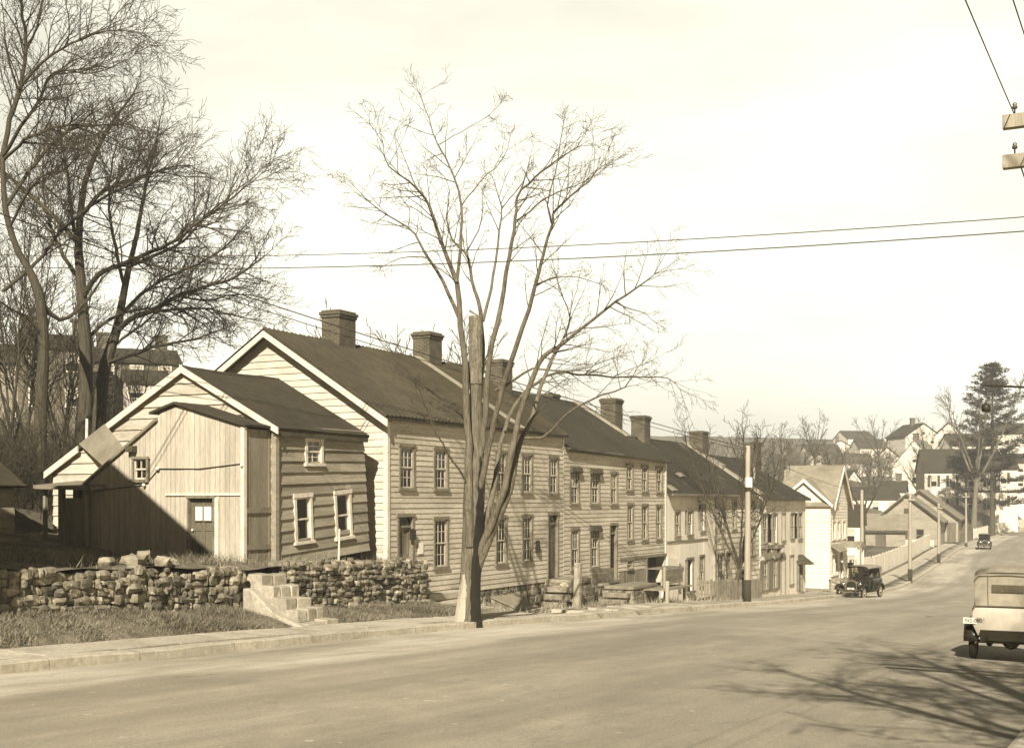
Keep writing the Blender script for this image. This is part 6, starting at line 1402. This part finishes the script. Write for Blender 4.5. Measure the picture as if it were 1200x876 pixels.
# --- the tall pine
def pine(label,base,h,seed):
    rg=random.Random(seed); rt=thing('pine_tree',label,'tree',base); T=Fast(); N_=MB(); L_=Fast()
    T.tube([(0,0,-.5),(0,0,h*.5),(0,0,h)],[.45,.28,.04],8)
    z=h*.21
    while z<h*.99:
        f=max(0,(z-h*.21)/(h*.79)); n=rg.randint(4,6); a0=rg.random()*6
        for k in range(n):
            a=a0+2*PI*k/n+rg.gauss(0,.25); Lr=(1-f)**.72*h*.34*rg.uniform(.42,1.15)+.4
            up=lerp(.02,.45,f)+rg.gauss(0,.06); dr=(math.cos(a),math.sin(a))
            pts=[(dr[0]*Lr*t,dr[1]*Lr*t,z+Lr*t*up+Lr*.10*t*t-.12*Lr*math.sin(PI*t)*(1-f)) for t in (0,.25,.5,.75,1)]
            L_.tube(pts,[.07*(1-f)+.02,.05,.035,.025,.012],4)
            m_=int(8+Lr*10)
            for q in range(m_):
                t=rg.uniform(.18 if f<.85 else 0,1)**.75; i=min(3,int(t*4)); u=t*4-i
                c=[lerp(pts[i][j],pts[i+1][j],u) for j in range(3)]; sw=.10*Lr*(1.1-t)+.25
                c=[c[0]+rg.gauss(0,sw),c[1]+rg.gauss(0,sw),c[2]+rg.gauss(0,.06)+.06]
                N_.cv=rg.random()
                for w_ in range(7):
                    d=unit((rg.gauss(0,1),rg.gauss(0,1),abs(rg.gauss(0,.5)))); l=rg.uniform(.25,.6); o=unit((rg.gauss(0,1),rg.gauss(0,1),rg.gauss(0,1)))
                    N_.poly([tuple(c),(c[0]+d[0]*l+o[0]*.07,c[1]+d[1]*l+o[1]*.07,c[2]+d[2]*l+o[2]*.07),(c[0]+d[0]*l-o[0]*.07,c[1]+d[1]*l-o[1]*.07,c[2]+d[2]*l-o[2]*.07)])
        z+=lerp(1.45,.85,f)*rg.uniform(.8,1.2)
    T.build('trunk',M['bark'],rt); L_.build('limbs',M['bark'],rt); N_.build('needles',M['needle'],rt)
b_=onpx(1163,190); pine('tall ragged dark pine towering over the shuttered double house',b_,(588-428)/FL*190-b_[2],2)
# ------------------------------------------------------------------ grass, weeds
def blades(name,n,fn,mat,h=(.06,.16),seed=1,w=.012,lean=.5):
    rg=random.Random(seed); m=MB()
    for k in range(n):
        x,y,z=fn(rg); a=rg.random()*6.28; pt=math.sin(x*1.7+2*math.sin(y*.8))*math.sin(y*1.3+x*.4); hh=rg.uniform(*h)*(1+.55*pt)
        if pt<-.35 and rg.random()<.7: continue
        lx,ly=rg.gauss(0,lean)*hh,rg.gauss(0,lean)*hh; m.cv=rg.random()
        c,s=math.cos(a)*w,math.sin(a)*w
        m.poly([(x-c,y-s,z),(x+c,y+s,z),(x+lx,y+ly,z+hh)])
    return tag(m.build(name,M[mat]),kind='stuff')
def onbank(rg):
    s=rg.uniform(6,33); x=1.74+1.75*rg.random()**.85
    if 24.1<s<25.9: s=rg.uniform(6,24)
    return ST(s,-16.2-x,bank_z(s,x)-.01)
blades('grass',42000,onbank,'grassblade',(.05,.15),1,.011,.7)
def onterr(rg):
    s=rg.uniform(2,33); x=rg.uniform(3.9,9); return ST(s,-16.2-x,terr_z(s,x)-.01)
blades('grass',16000,onterr,'grassblade',(.08,.26),2,.012,.5)
def foot(rg):
    if rg.random()<.5: s=rg.uniform(33.5,56); x=4.35-abs(rg.gauss(0,.35))
    else: s=rg.uniform(34,82); x=1.8+abs(rg.gauss(0,.5))
    if rg.random()<.35: s=rg.choice((41.8,43.5,44.2,52.2,56,65.5))+rg.gauss(0,.5); x=rg.uniform(2.2,4.2)
    q=ST(s,-16.2-x); return (q[0],q[1],zr(s)+.08+ (0 if s<50 else -.06))
blades('weeds',4500,foot,'weed',(.06,.30),3,.014,.35)
# ------------------------------------------------------------------ light, sky, camera
EL,SX,SY=math.radians(35),.155,.988          # direction the sunlight travels (x, y)
sd=bpy.data.lights.new('sun','SUN'); sd.energy=5.0; sd.angle=math.radians(.5); sd.color=(1,.96,.915)
so=bpy.data.objects.new('sun',sd); COL.objects.link(so); so.location=(-20,-60,60)
from mathutils import Vector
so.rotation_euler=Vector((SX*math.cos(EL),SY*math.cos(EL),-math.sin(EL))).to_track_quat('-Z','Y').to_euler()
w=bpy.data.worlds.new('World'); scene.world=w; w.use_nodes=True; t=w.node_tree; bg=t.nodes['Background']
def nd(k,**kw):
    x=t.nodes.new(k)
    for a,b in kw.items(): setattr(x,a,b)
    return x
sky=nd('ShaderNodeTexSky'); sky.sky_type='NISHITA'; sky.sun_disc=False; sky.sun_elevation=EL; sky.sun_rotation=math.atan2(-SX,-SY)%(2*PI); sky.dust_density=3; sky.air_density=1.2; sky.ozone_density=1
bw=nd('ShaderNodeRGBToBW'); t.links.new(sky.outputs[0],bw.inputs[0])
tc=nd('ShaderNodeTexCoord'); sx=nd('ShaderNodeSeparateXYZ'); t.links.new(tc.outputs['Generated'],sx.inputs[0])
mp=nd('ShaderNodeMapping'); mp.inputs['Scale'].default_value=(1,1,3.2); t.links.new(tc.outputs['Generated'],mp.inputs[0])
nz=nd('ShaderNodeTexNoise'); nz.inputs['Scale'].default_value=2.1; nz.inputs['Detail'].default_value=6; nz.inputs['Roughness'].default_value=.5; t.links.new(mp.outputs[0],nz.inputs[0])
def mr(src,a,b,c,d):
    x=nd('ShaderNodeMapRange'); t.links.new(src,x.inputs[0])
    for i,q in enumerate((a,b,c,d)): x.inputs[i+1].default_value=q
    return x.outputs[0]
def mth(op,a,b):
    x=nd('ShaderNodeMath',operation=op)
    for i,q in enumerate((a,b)):
        if isinstance(q,(int,float)): x.inputs[i].default_value=q
        else: t.links.new(q,x.inputs[i])
    return x.outputs[0]
CLOUD=mr(nz.outputs['Fac'],.28,.66,.25,1)
UPD=mth('MULTIPLY',mr(sx.outputs[2],.37,.62,1,.06),mr(mth('ADD',mth('MULTIPLY',sx.outputs[0],.72),mth('MULTIPLY',sx.outputs[1],.69)),-.25,.30,.06,1))
lum=mth('MULTIPLY',mth('MULTIPLY',UPD,mr(sx.outputs[2],0,.26,.84,1)),mth('ADD',mth('MULTIPLY',bw.outputs[0],SKYK),mth('MULTIPLY',CLOUD,mr(sx.outputs[2],.34,.9,CLD,CLD*.25))))
cb=nd('ShaderNodeCombineColor')
for i,q in enumerate((1.03,1.0,.84)): t.links.new(mth('MULTIPLY',lum,q),cb.inputs[i])
t.links.new(cb.outputs[0],bg.inputs[0]); bg.inputs[1].default_value=.10
cd_=bpy.data.cameras.new('camera'); cam=bpy.data.objects.new('camera',cd_); COL.objects.link(cam)
cam.rotation_euler=(PI/2,0,0); cd_.sensor_width=36; cd_.lens=36*FL/1200; cd_.shift_y=150/1200; cd_.clip_start=.1; cd_.clip_end=6000
scene.camera=cam
scene.view_settings.view_transform='Standard'; scene.view_settings.look='None'; scene.view_settings.gamma=1; scene.view_settings.exposure=EXPO
HZ=True
if HAZE:
    mb=MB(); mb.box(-1000,1150,-350,1000,-40,48)
    hz=mb.build('haze',plain('unused',.5)); hz.data.materials.clear()
    m=bpy.data.materials.new('thin_haze'); m.use_nodes=True; m.node_tree.nodes.clear()
    ou=m.node_tree.nodes.new('ShaderNodeOutputMaterial'); pv=m.node_tree.nodes.new('ShaderNodeVolumePrincipled')
    pv.inputs['Color'].default_value=(.96,.93,.80,1); pv.inputs['Density'].default_value=HAZE; pv.inputs['Anisotropy'].default_value=-.15
    m.node_tree.links.new(pv.outputs[0],ou.inputs['Volume']); hz.data.materials.append(m); tag(hz,kind='stuff')
